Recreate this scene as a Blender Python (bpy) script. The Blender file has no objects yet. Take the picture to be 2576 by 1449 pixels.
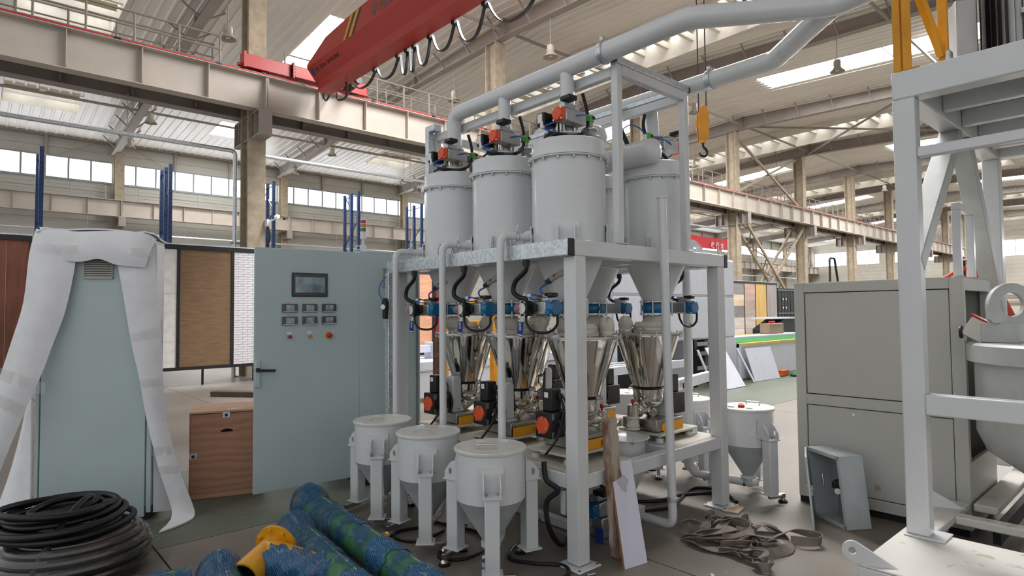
import bpy, bmesh, math, random
from mathutils import Vector, Matrix, Quaternion

random.seed(7)
SC = bpy.context.scene
COL = SC.collection
PI = math.pi

# ------------------------------------------------------------------ camera
def make_camera():
    th, pi_, ro = 0.84164, 0.03876, -0.009328
    fw = Vector((math.cos(th)*math.cos(pi_), math.sin(th)*math.cos(pi_), math.sin(pi_)))
    r0 = Vector((math.sin(th), -math.cos(th), 0)); u0 = r0.cross(fw)
    r = r0*math.cos(ro) + u0*math.sin(ro); u = r.cross(fw)
    cam = bpy.data.cameras.new('camera'); o = bpy.data.objects.new('camera', cam); COL.objects.link(o)
    m = Matrix((r, u, -fw)).transposed().to_4x4(); m.translation = (0, 0, 1.55)
    o.matrix_world = m
    cam.sensor_width = 36; cam.sensor_fit = 'HORIZONTAL'; cam.lens = 1536.26/2576*36
    cam.clip_start = 0.05; cam.clip_end = 400
    SC.camera = o
make_camera()

# ------------------------------------------------------------------ sky and exposure
SKY = 0.55          # overcast daylight, the same all around
W = bpy.data.worlds.new('overcast'); SC.world = W; W.use_nodes = True
W.node_tree.nodes['Background'].inputs[0].default_value = (0.96, 0.98, 1.0, 1)
W.node_tree.nodes['Background'].inputs[1].default_value = SKY
DAY = 34.0         # daylight behind roof lights and ribbon windows
SC.view_settings.view_transform = 'Standard'
SC.view_settings.look = 'None'
SC.view_settings.gamma = 1.0
SC.view_settings.use_curve_mapping = False
SC.view_settings.exposure = 0.6
try:
    SC.cycles.use_denoising = True
    SC.cycles.max_bounces = 7; SC.cycles.diffuse_bounces = 3; SC.cycles.glossy_bounces = 4; SC.cycles.transmission_bounces = 3; SC.cycles.transparent_max_bounces = 6
    SC.cycles.use_adaptive_sampling = True; SC.cycles.adaptive_threshold = .04
    SC.cycles.caustics_reflective = False; SC.cycles.caustics_refractive = False
    SC.cycles.sample_clamp_indirect = 6.0
except Exception: pass

# ------------------------------------------------------------------ materials
def lin(c):
    if isinstance(c, str): c = [int(c[i:i+2], 16)/255 for i in (0, 2, 4)]
    return tuple((v/12.92 if v <= .04045 else ((v+.055)/1.055)**2.4) for v in c)
MATS = {}
def mat(name, col, rough=.5, metal=0., var=.06, scale=6., bump=0., bscale=60., col2=None, rvar=.08, stretch=(1,1,1),
        coat=0., emit=0., trans=0., alpha=1., spec=.5, detail=4, lo=.35, hi=.65):
    if name in MATS: return MATS[name]
    m = bpy.data.materials.new(name); MATS[name] = m; m.use_nodes = True
    nt = m.node_tree; N = nt.nodes; L = nt.links; b = N['Principled BSDF']
    c = lin(col)
    tc = N.new('ShaderNodeTexCoord'); mp = N.new('ShaderNodeMapping'); mp.inputs['Scale'].default_value = stretch
    L.new(tc.outputs['Object'], mp.inputs['Vector'])
    nz = N.new('ShaderNodeTexNoise'); nz.inputs['Scale'].default_value = scale; nz.inputs['Detail'].default_value = detail
    L.new(mp.outputs[0], nz.inputs['Vector'])
    mr = N.new('ShaderNodeMapRange'); mr.inputs[1].default_value = lo; mr.inputs[2].default_value = hi
    L.new(nz.outputs[0], mr.inputs[0])
    mx = N.new('ShaderNodeMix'); mx.data_type = 'RGBA'
    ca = lin(col2) if col2 else tuple(v*(1-var*2) for v in c)
    cb = c if col2 else tuple(min(1, v*(1+var*.6)) for v in c)
    mx.inputs[6].default_value = (*ca, 1); mx.inputs[7].default_value = (*cb, 1)
    L.new(mr.outputs[0], mx.inputs[0]); L.new(mx.outputs[2], b.inputs['Base Color'])
    rr = N.new('ShaderNodeMapRange'); rr.inputs[3].default_value = max(.02, rough-rvar); rr.inputs[4].default_value = min(1, rough+rvar)
    L.new(nz.outputs[0], rr.inputs[0]); L.new(rr.outputs[0], b.inputs['Roughness'])
    b.inputs['Metallic'].default_value = metal
    b.inputs['Specular IOR Level'].default_value = spec
    if coat: b.inputs['Coat Weight'].default_value = coat; b.inputs['Coat Roughness'].default_value = .12
    if trans: b.inputs['Transmission Weight'].default_value = trans
    if alpha < 1: b.inputs['Alpha'].default_value = alpha
    if emit:
        b.inputs['Emission Color'].default_value = (*c, 1); b.inputs['Emission Strength'].default_value = emit
    if bump:
        n2 = N.new('ShaderNodeTexNoise'); n2.inputs['Scale'].default_value = bscale; n2.inputs['Detail'].default_value = 3
        L.new(mp.outputs[0], n2.inputs['Vector'])
        bp = N.new('ShaderNodeBump'); bp.inputs['Strength'].default_value = bump; bp.inputs['Distance'].default_value = .01
        L.new(n2.outputs[0], bp.inputs['Height']); L.new(bp.outputs[0], b.inputs['Normal'])
    return m

# ------------------------------------------------------------------ mesh builder
def frame(d, up=Vector((0, 0, 1))):
    d = Vector(d).normalized()
    if abs(d.dot(up)) > .999: up = Vector((0, 1, 0))
    x = up.cross(d).normalized(); y = d.cross(x)
    return Matrix((x, y, d)).transposed()
class MB:
    def __init__(s): s.v = []; s.f = []; s.m = []; s.cur = 0
    def add(s, vs, fs):
        o = len(s.v); s.v += [Vector(p) for p in vs]; s.f += [tuple(i+o for i in f) for f in fs]; s.m += [s.cur]*len(fs)
        return s
    def box(s, x0, x1, y0, y1, z0, z1):
        vs = [(x, y, z) for z in (z0, z1) for x, y in ((x0, y0), (x1, y0), (x1, y1), (x0, y1))]
        return s.add(vs, [(3,2,1,0), (4,5,6,7), (0,1,5,4), (1,2,6,5), (2,3,7,6), (3,0,4,7)])
    def cbox(s, c, size, rot=None):
        h = [a/2 for a in size]; R = rot or Matrix.Identity(3); c = Vector(c)
        vs = [c+R@Vector((x, y, z)) for z in (-h[2], h[2]) for x, y in ((-h[0],-h[1]), (h[0],-h[1]), (h[0],h[1]), (-h[0],h[1]))]
        return s.add(vs, [(3,2,1,0), (4,5,6,7), (0,1,5,4), (1,2,6,5), (2,3,7,6), (3,0,4,7)])
    def bar(s, p0, p1, w, h, up=(0, 0, 1)):
        p0, p1 = Vector(p0), Vector(p1); R = frame(p1-p0, Vector(up))
        return s.cbox((p0+p1)/2, (w, h, (p1-p0).length), R)
    def tube(s, p0, p1, r, n=12, r1=None, cap=True):
        p0, p1 = Vector(p0), Vector(p1); R = frame(p1-p0); r1 = r if r1 is None else r1
        vs = [p+R@Vector((q*math.cos(2*PI*i/n), q*math.sin(2*PI*i/n), 0)) for p, q in ((p0, r), (p1, r1)) for i in range(n)]
        fs = [(i, (i+1) % n, n+(i+1) % n, n+i) for i in range(n)]
        if cap: fs += [tuple(range(n-1, -1, -1)), tuple(range(n, 2*n))]
        return s.add(vs, fs)
    def path(s, pts, r, n=8, closed=False, cap=True, rs=None):
        pts = [Vector(p) for p in pts]; k = len(pts); T = []
        for i in range(k):
            a = pts[(i-1) % k] if closed or i else pts[0]; b = pts[(i+1) % k] if closed or i < k-1 else pts[-1]
            T.append((b-a).normalized())
        R = frame(T[0]); vs = []
        for i in range(k):
            if i:
                ax = T[i-1].cross(T[i])
                if ax.length > 1e-7: R = Quaternion(ax, T[i-1].angle(T[i])).to_matrix() @ R
            q = rs[i] if rs else r
            vs += [pts[i]+R@Vector((q*math.cos(2*PI*j/n), q*math.sin(2*PI*j/n), 0)) for j in range(n)]
        fs = [(i*n+j, i*n+(j+1) % n, (i+1)*n+(j+1) % n, (i+1)*n+j) for i in range(k-1) for j in range(n)]
        if closed: fs += [((k-1)*n+j, (k-1)*n+(j+1) % n, (j+1) % n, j) for j in range(n)]
        elif cap: fs += [tuple(range(n-1, -1, -1)), tuple(range((k-1)*n, k*n))]
        return s.add(vs, fs)
    def lathe(s, prof, c=(0, 0, 0), n=24, R=None, a0=0., a1=2*PI):
        c = Vector(c); R = R or Matrix.Identity(3); full = abs(a1-a0-2*PI) < 1e-6; m = n if full else n+1
        vs = [c+R@Vector((r*math.cos(a0+(a1-a0)*i/n), r*math.sin(a0+(a1-a0)*i/n), z)) for r, z in prof for i in range(m)]
        fs = []
        for k in range(len(prof)-1):
            for i in range(n):
                j = (i+1) % m
                fs.append((k*m+i, k*m+j, (k+1)*m+j, (k+1)*m+i))
        if full and prof[0][0] > 1e-6: fs.append(tuple(range(m-1, -1, -1)))
        if full and prof[-1][0] > 1e-6: fs.append(tuple((len(prof)-1)*m+i for i in range(m)))
        return s.add(vs, fs)
    def prism(s, poly, t, M):
        # poly in local xy, thickness t along local z, M 4x4
        n = len(poly)
        vs = [M@Vector((x, y, z)) for z in (0, t) for x, y in poly]
        fs = [tuple(range(n-1, -1, -1)), tuple(range(n, 2*n))]+[(i, (i+1) % n, n+(i+1) % n, n+i) for i in range(n)]
        return s.add(vs, fs)
    def ring_prism(s, outer, inner, t, M):
        # plate with a hole, same number of points in both loops
        n = len(outer)
        vs = [M@Vector((x, y, z)) for z in (0, t) for loop in (outer, inner) for x, y in loop]
        fs = []
        for i in range(n):
            j = (i+1) % n
            fs += [(i, n+i, n+j, j), (2*n+i, 2*n+j, 3*n+j, 3*n+i), (i, j, 2*n+j, 2*n+i), (n+i, 3*n+i, 3*n+j, n+j)]
        return s.add(vs, fs)
    def sheet(s, rows, t=.004):
        # rows of points, given thickness along the averaged normal
        nr, nc = len(rows), len(rows[0]); P = [[Vector(p) for p in r] for r in rows]; vs = []; off = []
        for i in range(nr):
            for j in range(nc):
                a = P[min(i+1, nr-1)][j]-P[max(i-1, 0)][j]; b = P[i][min(j+1, nc-1)]-P[i][max(j-1, 0)]
                nn = a.cross(b); nn = nn.normalized() if nn.length > 1e-9 else Vector((0, 0, 1))
                vs.append(P[i][j]+nn*t/2); off.append(P[i][j]-nn*t/2)
        k = nr*nc; fs = []
        for i in range(nr-1):
            for j in range(nc-1):
                q = (i*nc+j, i*nc+j+1, (i+1)*nc+j+1, (i+1)*nc+j)
                fs.append(q[::-1]); fs.append(tuple(a+k for a in q))
        edge = [j for j in range(nc)]+[i*nc+nc-1 for i in range(1, nr)]+[(nr-1)*nc+j for j in range(nc-2, -1, -1)]+[i*nc for i in range(nr-2, 0, -1)]
        for a, b in zip(edge, edge[1:]+edge[:1]): fs.append((a, b, b+k, a+k))
        return s.add(vs+off, fs)
    def move(s, M):
        s.v = [M@p for p in s.v]; return s
    def build(s, name, material, parent=None, world=False, smooth=True, bevel=0., ang=35, label=None, seg=2, kind=None):
        me = bpy.data.meshes.new(name)
        off = Vector(parent.location) if (world and parent is not None) else Vector((0, 0, 0))
        me.from_pydata([p-off for p in s.v], [], s.f)
        ms = material if isinstance(material, (list, tuple)) else [material]
        for q in ms: me.materials.append(q)
        if len(ms) > 1: me.polygons.foreach_set('material_index', s.m)
        me.update()
        bm = bmesh.new(); bm.from_mesh(me); bmesh.ops.recalc_face_normals(bm, faces=bm.faces); bm.to_mesh(me); bm.free()
        if smooth:
            me.shade_smooth(); me.set_sharp_from_angle(angle=math.radians(ang))
        o = bpy.data.objects.new(name, me); COL.objects.link(o)
        if parent is not None: o.parent = parent
        if bevel:
            b = o.modifiers.new('edge', 'BEVEL'); b.width = bevel; b.segments = seg; b.limit_method = 'ANGLE'; b.angle_limit = math.radians(40)
        if label: o['label'] = label
        if kind: o['kind'] = kind
        return o
def thing(name, label, cat, loc=(0, 0, 0), rz=0., group=None):
    o = bpy.data.objects.new(name, None); COL.objects.link(o); o.empty_display_size = .1
    o.location = loc; o.rotation_euler = (0, 0, rz); o['label'] = label; o['category'] = cat
    if group: o['group'] = group
    return o
def tag(o, label, cat, group=None):
    o['label'] = label; o['category'] = cat
    if group: o['group'] = group
    return o
def struct(o): o['kind'] = 'structure'; return o
def sgroup(name):
    o = bpy.data.objects.new(name, None); COL.objects.link(o); o['kind'] = 'structure'; return o
def copy_tree(o, parent=None):
    c = o.copy(); COL.objects.link(c)
    if parent is not None: c.parent = parent
    for ch in [k for k in KIDS(o)]: copy_tree(ch, c)
    return c
def KIDS(o): return [k for k in list(o.children)]
def dup(root, loc, label=None, rz=None, group=None):
    c = copy_tree(root); c.location = loc
    if rz is not None: c.rotation_euler = (0, 0, rz)
    if label: c['label'] = label
    if group: c['group'] = group
    return c
def text_mesh(name, body, size, M, material, parent=None, ext=.0008, align='CENTER', bold=0.):
    cu = bpy.data.curves.new(name, 'FONT'); cu.body = body; cu.size = size; cu.extrude = ext; cu.align_x = align; cu.align_y = 'CENTER'
    cu.offset = bold; cu.resolution_u = 2
    t = bpy.data.objects.new(name, cu); COL.objects.link(t)
    dg = bpy.context.evaluated_depsgraph_get(); me = bpy.data.meshes.new_from_object(t.evaluated_get(dg))
    bpy.data.objects.remove(t); bpy.data.curves.remove(cu)
    me.transform(M); me.materials.clear(); me.materials.append(material); me.name = name
    o = bpy.data.objects.new(name, me); COL.objects.link(o)
    if parent is not None: o.parent = parent
    return o
def M4(x, y, z, o):
    m = Matrix((Vector(x), Vector(y), Vector(z))).transposed().to_4x4(); m.translation = Vector(o); return m
def Rz(a): return Matrix.Rotation(a, 3, 'Z')
def arc(c, r, a0, a1, n, ax, ay):
    c, ax, ay = Vector(c), Vector(ax), Vector(ay)
    return [c+ax*(r*math.cos(a0+(a1-a0)*i/n))+ay*(r*math.sin(a0+(a1-a0)*i/n)) for i in range(n+1)]
def smooth_pts(pts, n=6):
    P = [Vector(p) for p in pts]; out = []
    for i in range(len(P)-1):
        a, b, c, d = P[max(i-1, 0)], P[i], P[i+1], P[min(i+2, len(P)-1)]
        for k in range(n):
            t = k/n
            out.append(.5*((2*b)+(c-a)*t+(2*a-5*b+4*c-d)*t*t+(3*b-a-3*c+d)*t**3))
    return out+[P[-1]]
def fillet(pts, r, n=6):
    P = [Vector(p) for p in pts]; out = [P[0]]
    for i in range(1, len(P)-1):
        a = (P[i-1]-P[i]).normalized(); b = (P[i+1]-P[i]).normalized(); ang = a.angle(b)
        d = min(r/math.tan(ang/2), (P[i-1]-P[i]).length*.49, (P[i+1]-P[i]).length*.49)
        p0, p1 = P[i]+a*d, P[i]+b*d
        for k in range(n+1):
            t = k/n; out.append((1-t)**2*p0+2*t*(1-t)*P[i]+t*t*p1)
    return out+[P[-1]]
def loopc(r, n, a0=0., cx=0., cy=0.): return [(cx+r*math.cos(a0+2*PI*i/n), cy+r*math.sin(a0+2*PI*i/n)) for i in range(n)]
ORD = ['first', 'second', 'third', 'fourth', 'fifth', 'sixth', 'seventh', 'eighth', 'ninth', 'tenth', 'eleventh', 'twelfth']

GREY = mat('grey_machine_paint', 'd8dadb', .30, var=.02, scale=3, bump=.05, bscale=220, coat=.3)
GREY2 = mat('warm_grey_cabinet_paint', 'c4c3bc', .45, var=.02, scale=2, bump=.08, bscale=260)
BLUEGREY = mat('pale_blue_grey_cabinet_paint', 'bacacc', .42, var=.02, scale=2, bump=.06, bscale=240)
WHITEP = mat('white_paint', 'e6e8ec', .45, var=.02)
GALV = mat('galvanised_steel', 'd6dce0', .36, .8, scale=30, col2='c3cacf', lo=.42, hi=.58, rvar=.1, detail=2)
STEEL = mat('polished_stainless', 'd9d4cc', .07, 1., var=.03, rvar=.02)
STEEL2 = mat('brushed_stainless', 'b9b4ac', .3, 1., var=.02, scale=12)
BLACK = mat('black_plastic', '151516', .42, var=.1)
RUBBER = mat('black_rubber', '121213', .5, var=.1)
ALU = mat('cast_aluminium', 'b4b6b8', .36, .9, var=.06)
BLUE = mat('blue_valve_paint', '0b6a9e', .35, coat=.3)
BLUETUBE = mat('blue_air_tube', '1463c4', .3)
ORANGE = mat('orange_cap_plastic', 'ea5322', .4)
REDP = mat('red_plastic', 'b80f1c', .3)
YELLOW = mat('yellow_bracket_paint', 'eea41c', .42)
CANVAS = mat('cream_canvas', 'dcd5c6', .9, bump=.4, bscale=90)
BOLT = mat('zinc_bolt', 'c3c4c2', .3, .9)
BLUETAG = mat('blue_tag_print', '27408f', .6)
WHITETAG = mat('white_tag', 'eeeeea', .6)
GREEN = mat('green_connector', '58b53a', .45)
GLASSD = mat('clear_dome', 'c9cdd0', .05, alpha=.22, var=0, coat=1.)
BEIGE = mat('beige_steel_paint', 'bcb2a6', .6, var=.05, scale=1.5)
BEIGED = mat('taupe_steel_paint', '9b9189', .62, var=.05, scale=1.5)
COLM = mat('rough_fireproof_coat', 'a99b86', .9, var=.1, scale=5, bump=.9, bscale=26)
CRED = mat('crane_red_paint', 'ab2f27', .45, var=.04, scale=2)
RAILRED = mat('busbar_red', 'c81f2a', .5)
# ------------------------------------------------------------------ the hall
XS = [-2.75+8*k for k in range(12)]           # frame lines
YW, YR, YE = 35., 15.1, -16.                  # window wall, runway row, open side
XE = 86.
def roofz(y): return 11.35-.07*(y-15) if y > 15 else 11.35-.045*(15-y)
def rafz(y):
    T = [(-16, 9.45), (-9, 9.75), (6, 10.45), (15, 10.68), (20.4, 10.56), (28.6, 9.88), (35, 9.32)]
    for (a, p), (b, q) in zip(T, T[1:]):
        if y <= b: return p+(q-p)*(y-a)/(b-a)
    return T[-1][1]

def floor():
    m = bpy.data.materials.new('concrete_floor'); m.use_nodes = True; nt = m.node_tree; N = nt.nodes; L = nt.links; b = N['Principled BSDF']
    tc = N.new('ShaderNodeTexCoord'); sp = N.new('ShaderNodeSeparateXYZ'); L.new(tc.outputs['Object'], sp.inputs[0])
    n1 = N.new('ShaderNodeTexNoise'); n1.inputs['Scale'].default_value = .9; n1.inputs['Detail'].default_value = 6; L.new(tc.outputs['Object'], n1.inputs['Vector'])
    n2 = N.new('ShaderNodeTexNoise'); n2.inputs['Scale'].default_value = 14; n2.inputs['Detail'].default_value = 5; L.new(tc.outputs['Object'], n2.inputs['Vector'])
    r1 = N.new('ShaderNodeMapRange'); r1.inputs[1].default_value = .32; r1.inputs[2].default_value = .68; L.new(n1.outputs[0], r1.inputs[0])
    def mix(a, bb, f):
        x = N.new('ShaderNodeMix'); x.data_type = 'RGBA'
        for sock, v in ((6, a), (7, bb)):
            if isinstance(v, str): x.inputs[sock].default_value = (*lin(v), 1)
            else: L.new(v, x.inputs[sock])
        L.new(f, x.inputs[0]); return x.outputs[2]
    conc = mix('706961', '847c72', r1.outputs[0]); grn = mix('575e50', '697062', r1.outputs[0])
    r2 = N.new('ShaderNodeMapRange'); r2.inputs[1].default_value = .62; r2.inputs[2].default_value = .8; r2.inputs[4].default_value = .5; L.new(n2.outputs[0], r2.inputs[0])
    nn = N.new('ShaderNodeMath'); nn.operation = 'MULTIPLY_ADD'; nn.inputs[1].default_value = .06; L.new(n2.outputs[0], nn.inputs[0]); L.new(sp.outputs[1], nn.inputs[2])
    g1 = N.new('ShaderNodeMapRange'); g1.inputs[1].default_value = 4.66; g1.inputs[2].default_value = 4.70; L.new(nn.outputs[0], g1.inputs[0])
    g2 = N.new('ShaderNodeMapRange'); g2.inputs[1].default_value = 6.75; g2.inputs[2].default_value = 6.70; L.new(nn.outputs[0], g2.inputs[0])
    gm = N.new('ShaderNodeMath'); gm.operation = 'MULTIPLY'; L.new(g1.outputs[0], gm.inputs[0]); L.new(g2.outputs[0], gm.inputs[1])
    c = mix(conc, grn, gm.outputs[0]); c = mix(c, '979086', r2.outputs[0])
    L.new(c, b.inputs['Base Color'])
    rr = N.new('ShaderNodeMapRange'); rr.inputs[3].default_value = .38; rr.inputs[4].default_value = .62; L.new(n1.outputs[0], rr.inputs[0]); L.new(rr.outputs[0], b.inputs['Roughness'])
    bp = N.new('ShaderNodeBump'); bp.inputs['Strength'].default_value = .12; bp.inputs['Distance'].default_value = .01; L.new(n2.outputs[0], bp.inputs['Height']); L.new(bp.outputs[0], b.inputs['Normal'])
    # slabs with recessed saw-cut joints
    root = sgroup('floor')
    jx = [-8, .96, 3.2, 9.25, 13.25, 21.25, 29.25, 45.25, XE]; jy = [YE, -4., .6, 4.64, 6.72, 11., YW]
    g = .006
    for i in range(len(jx)-1):
        for j in range(len(jy)-1):
            # verts stay in world coordinates so the texture runs on
            MB().box(jx[i]+g, jx[i+1]-g, jy[j]+g, jy[j+1]-g, -.2, 0).build('floor_slab', m, root, smooth=False)
    MB().box(-8, XE, YE, YW, -.24, -.012).build('joint_bed', mat('dark_joint', '4a443e', .9), root, smooth=False)
floor()

ROOFM = mat('white_roof_sheet', 'e6e2d9', .38, var=.04, scale=2.2, stretch=(1, .12, 1), rvar=.12)
CREAM = mat('cream_curb_sheet', 'e9e2d2', .5, var=.03)
SKYP = mat('daylit_roof_panel', 'ffffff', .5, var=0, emit=DAY)
SKYV = mat('daylit_vent_glass', 'f6f8ff', .3, var=0, emit=3.5)
WINP = mat('daylit_window_glass', 'f4f8ff', .3, var=0, emit=5.)
for _m, _s in ((SKYP, 'FRONT'), (SKYV, 'NONE'), (WINP, 'NONE')):
    try: _m.cycles.emission_sampling = _s
    except Exception: pass
FRAME = mat('window_frame_grey', '8e9296', .5)
FLAT_Y = [(29.3, 31.3), (18.2, 23.2), (2.5, 12.)]
VENT_Y = [(29.4, 31.4), (7.6, 23.3)]
def bays():
    for k in range(len(XS)-1):
        x0 = XS[k]
        if k % 2 == 0: yield k, 'vent', x0+3.65, x0+6.1, VENT_Y
        else: yield k, 'flat', x0+3.3, x0+4.9, FLAT_Y
def sheet_cell(mb, x0, x1, y0, y1):
    n = max(1, round((x1-x0)/.333)); p = (x1-x0)/n; prof = []
    for i in range(n):
        a = x0+i*p
        prof += [(a, 0), (a+p*.62, 0), (a+p*.70, -.03), (a+p*.86, -.03), (a+p*.94, 0)]
    prof.append((x1, 0)); ys = [y0]+([15.] if y0 < 15 < y1 else [])+[y1]
    k = len(prof); vs = [(x, y, roofz(y)+z) for y in ys for x, z in prof]
    fs = [(r*k+i, r*k+i+1, (r+1)*k+i+1, (r+1)*k+i) for r in range(len(ys)-1) for i in range(k-1)]
    mb.add(vs, fs)
def roof():
    root = sgroup('ceiling')
    for k, kind, a, b, YY in bays():
        x0, x1 = XS[k], XS[k]+8
        ys = sorted({YE, YW+.3, 15.}|{y for r in YY for y in r})
        cells = [(x0, a, YE, YW+.3), (b, x1, YE, YW+.3)]
        for y0, y1 in zip(ys, ys[1:]):
            if not any(r[0] <= y0 and y1 <= r[1] for r in YY): cells.append((a, b, y0, y1))
        for c in cells:
            mb = MB(); sheet_cell(mb, *c); mb.build('roof_sheet', ROOFM, root, ang=10)
    return root
CEIL = roof()
def skylights():
    n = 1
    for k, kind, a, b, YY in bays():
        for y0, y1 in YY:
            w = sgroup(f'window_{n}'); n += 1
            L_ = y1-y0
            if kind == 'flat':
                m = max(1, round(L_/1.55))
                for i in range(m):
                    p, q = y0+L_*i/m, y0+L_*(i+1)/m
                    MB().add([(a, p+.02, roofz(p)+.02), (b, p+.02, roofz(p)+.02), (b, q-.02, roofz(q)+.02), (a, q-.02, roofz(q)+.02),
                              (a, p+.02, roofz(p)+.05), (b, p+.02, roofz(p)+.05), (b, q-.02, roofz(q)+.05), (a, q-.02, roofz(q)+.05)],
                             [(0,1,2,3), (4,5,6,7), (0,1,5,4), (1,2,6,5), (2,3,7,6), (3,0,4,7)]).build('pane', SKYP, w, smooth=False)
                    if i: MB().box(a, b, p-.02, p+.02, roofz(p)-.02, roofz(p)+.06).build('glazing_bar', CREAM, w, smooth=False)
            else:
                m = max(1, round(L_/1.05)); hc = .5
                mb = MB()
                for (p, q) in ((a, a-.03), (b, b+.03)):
                    for y_, z_ in ((0, 0),):
                        mb.add([(p, y0, roofz(y0)-.05), (p, y1, roofz(y1)-.05), (p, y1, roofz(y1)+hc), (p, y0, roofz(y0)+hc)], [(0,1,2,3)])
                    if y0 < 15 < y1: mb.add([(p, 15, roofz(15)+hc), (p, y0, roofz(y0)+hc), (p, y1, roofz(y1)+hc)], [(0,1,2)])
                for y in (y0, y1): mb.add([(a, y, roofz(y)-.05), (b, y, roofz(y)-.05), (b, y, roofz(y)+hc), (a, y, roofz(y)+hc)], [(0,1,2,3)])
                mb.build('curb', CREAM, w, smooth=False)
                for i in range(m):
                    p, q = y0+L_*i/m, y0+L_*(i+1)/m; zz = roofz((p+q)/2)
                    MB().box(a, b, p-.07, p+.07, zz+.02, zz+.24).build('cross_beam', CREAM, w, smooth=False)
                    MB().box(a, b, p-.13, p+.5, zz+hc-.06, zz+hc-.03).build('sky_blocking_board', mat('tan_vent_board', 'b9aa90', .7), w, smooth=False)  # board widened to shut bright sky out of the vent gaps
                    # leaf standing open above the curb
                    for (xa, xb) in ((a+.06, (a+b)/2-.08), ((a+b)/2+.08, b-.06)):
                        z0, z1 = zz+hc-.02, zz+hc+.2
                        MB().add([(xa, p+.48, z0), (xb, p+.48, z0), (xb, q-.12, z0), (xa, q-.12, z0),
                                  (xa, p+.48, z0+.03), (xb, p+.48, z0+.03), (xb, q-.12, z0+.03), (xa, q-.12, z0+.03)],
                                 [(0,1,2,3), (4,5,6,7), (0,1,5,4), (1,2,6,5), (2,3,7,6), (3,0,4,7)]).build('vent_leaf', SKYV, w, smooth=False)
                    MB().box((a+b)/2-.09, (a+b)/2+.09, p, q, zz+hc-.12, zz+hc-.02).build('mullion', CREAM, w, smooth=False)
                    MB().box((a+b)/2-.12, (a+b)/2+.12, p+.45, p+.6, zz+hc-.26, zz+hc-.12).build('opener_motor', BLACK, w, smooth=False)
                    mbf = MB(); mbf.box(a+.02, b-.02, p+.46, p+.52, zz+hc-.09, zz+hc-.01); mbf.box(a+.02, b-.02, q-.16, q-.08, zz+hc-.07, zz+hc-.01)
                    mbf.build('leaf_frame', FRAME, w, smooth=False)
                    MB().box(a, b, q-.1, q+.1, zz+hc+.28, zz+hc+.3).build('rain_cap', CREAM, w, smooth=False)
skylights()

# window wall (Y = 35) and end wall
WALLM = mat('grey_green_wall_sheet', 'b4b1a8', .6, var=.05, scale=.8, stretch=(.2, 1, 1))
WALLE = mat('cream_wall_sheet', 'd9d3c6', .6, var=.04, scale=.8)
def wallpiece(mb, a0, a1, z0, z1, ax='x', pitch=.45, at=YW, d=.02):
    n = max(1, int((z1-z0)/pitch))
    for i in range(n):
        p, q = z0+(z1-z0)*i/n, z0+(z1-z0)*(i+1)/n
        if ax == 'x':
            mb.add([(a0, at, p), (a1, at, p), (a1, at, q-.03), (a0, at, q-.03), (a0, at+d, q-.015), (a1, at+d, q-.015), (a1, at, q), (a0, at, q)], [(0,1,2,3), (3,2,5,4), (4,5,6,7)])
        else:
            mb.add([(at, a0, p), (at, a1, p), (at, a1, q-.03), (at, a0, q-.03), (at+d, a0, q-.015), (at+d, a1, q-.015), (at, a1, q), (at, a0, q)], [(0,1,2,3), (3,2,5,4), (4,5,6,7)])
def walls():
    wb = sgroup('wall_back')
    for k in range(len(XS)):
        x0, x1 = XS[k], XS[k]+8
        if x0 > XE: break
        x1 = min(x1, XE)
        mb = MB(); wallpiece(mb, x0, x1, 0, 7.98); mb.build('wall_sheet', WALLM, wb, smooth=False)
        mb = MB(); wallpiece(mb, x0, x1, 8.95, 10.3); mb.build('wall_sheet', WALLM, wb, smooth=False)
        w = sgroup(f'window_{40+k}')
        m = 9
        for i in range(m):
            p, q = x0+.05+(x1-x0-.1)*i/m, x0+.05+(x1-x0-.1)*(i+1)/m
            MB().box(p+.025, q-.025, YW+.03, YW+.05, 8.0, 8.93).build('pane', WINP, w, smooth=False)
            MB().box(q-.04, q+.04, YW-.02, YW+.06, 7.98, 8.95).build('mullion', FRAME, w, smooth=False)
        mb = MB(); mb.box(x0, x1, YW-.05, YW+.08, 7.9, 8.); mb.box(x0, x1, YW-.05, YW+.08, 8.93, 9.); mb.build('window_rail', FRAME, w, smooth=False)
    we = sgroup('wall_right')
    mb = MB(); wallpiece(mb, YE, YW, 0, 7.2, 'y', at=XE); mb.build('wall_sheet', WALLE, we, smooth=False)
    mb = MB(); wallpiece(mb, YE, YW, 9.0, 11.6, 'y', at=XE); mb.build('wall_sheet', WALLE, we, smooth=False)
    for j, (a, b) in enumerate(((26.5, 34.4), (18., 25.5), (8., 15.), (0., 7.), (-8., -1.), (-16, -9))):
        w = sgroup(f'window_{60+j}')
        for i in range(7):
            p, q = a+(b-a)*i/7, a+(b-a)*(i+1)/7
            MB().box(XE+.03, XE+.05, p+.03, q-.03, 7.25, 8.95).build('pane', WINP, w, smooth=False)
            MB().box(XE-.02, XE+.06, q-.03, q+.03, 7.2, 9.0).build('mullion', FRAME, w, smooth=False)
    mb = MB()
    for a, b in ((25.5, 26.5), (15., 18.), (7, 8), (-1, 0), (-9, -8), (34.4, 35)): mb.box(XE, XE+.05, a, b, 7.2, 9.)
    mb.build('wall_sheet', WALLE, we, smooth=False)
walls()
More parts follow.
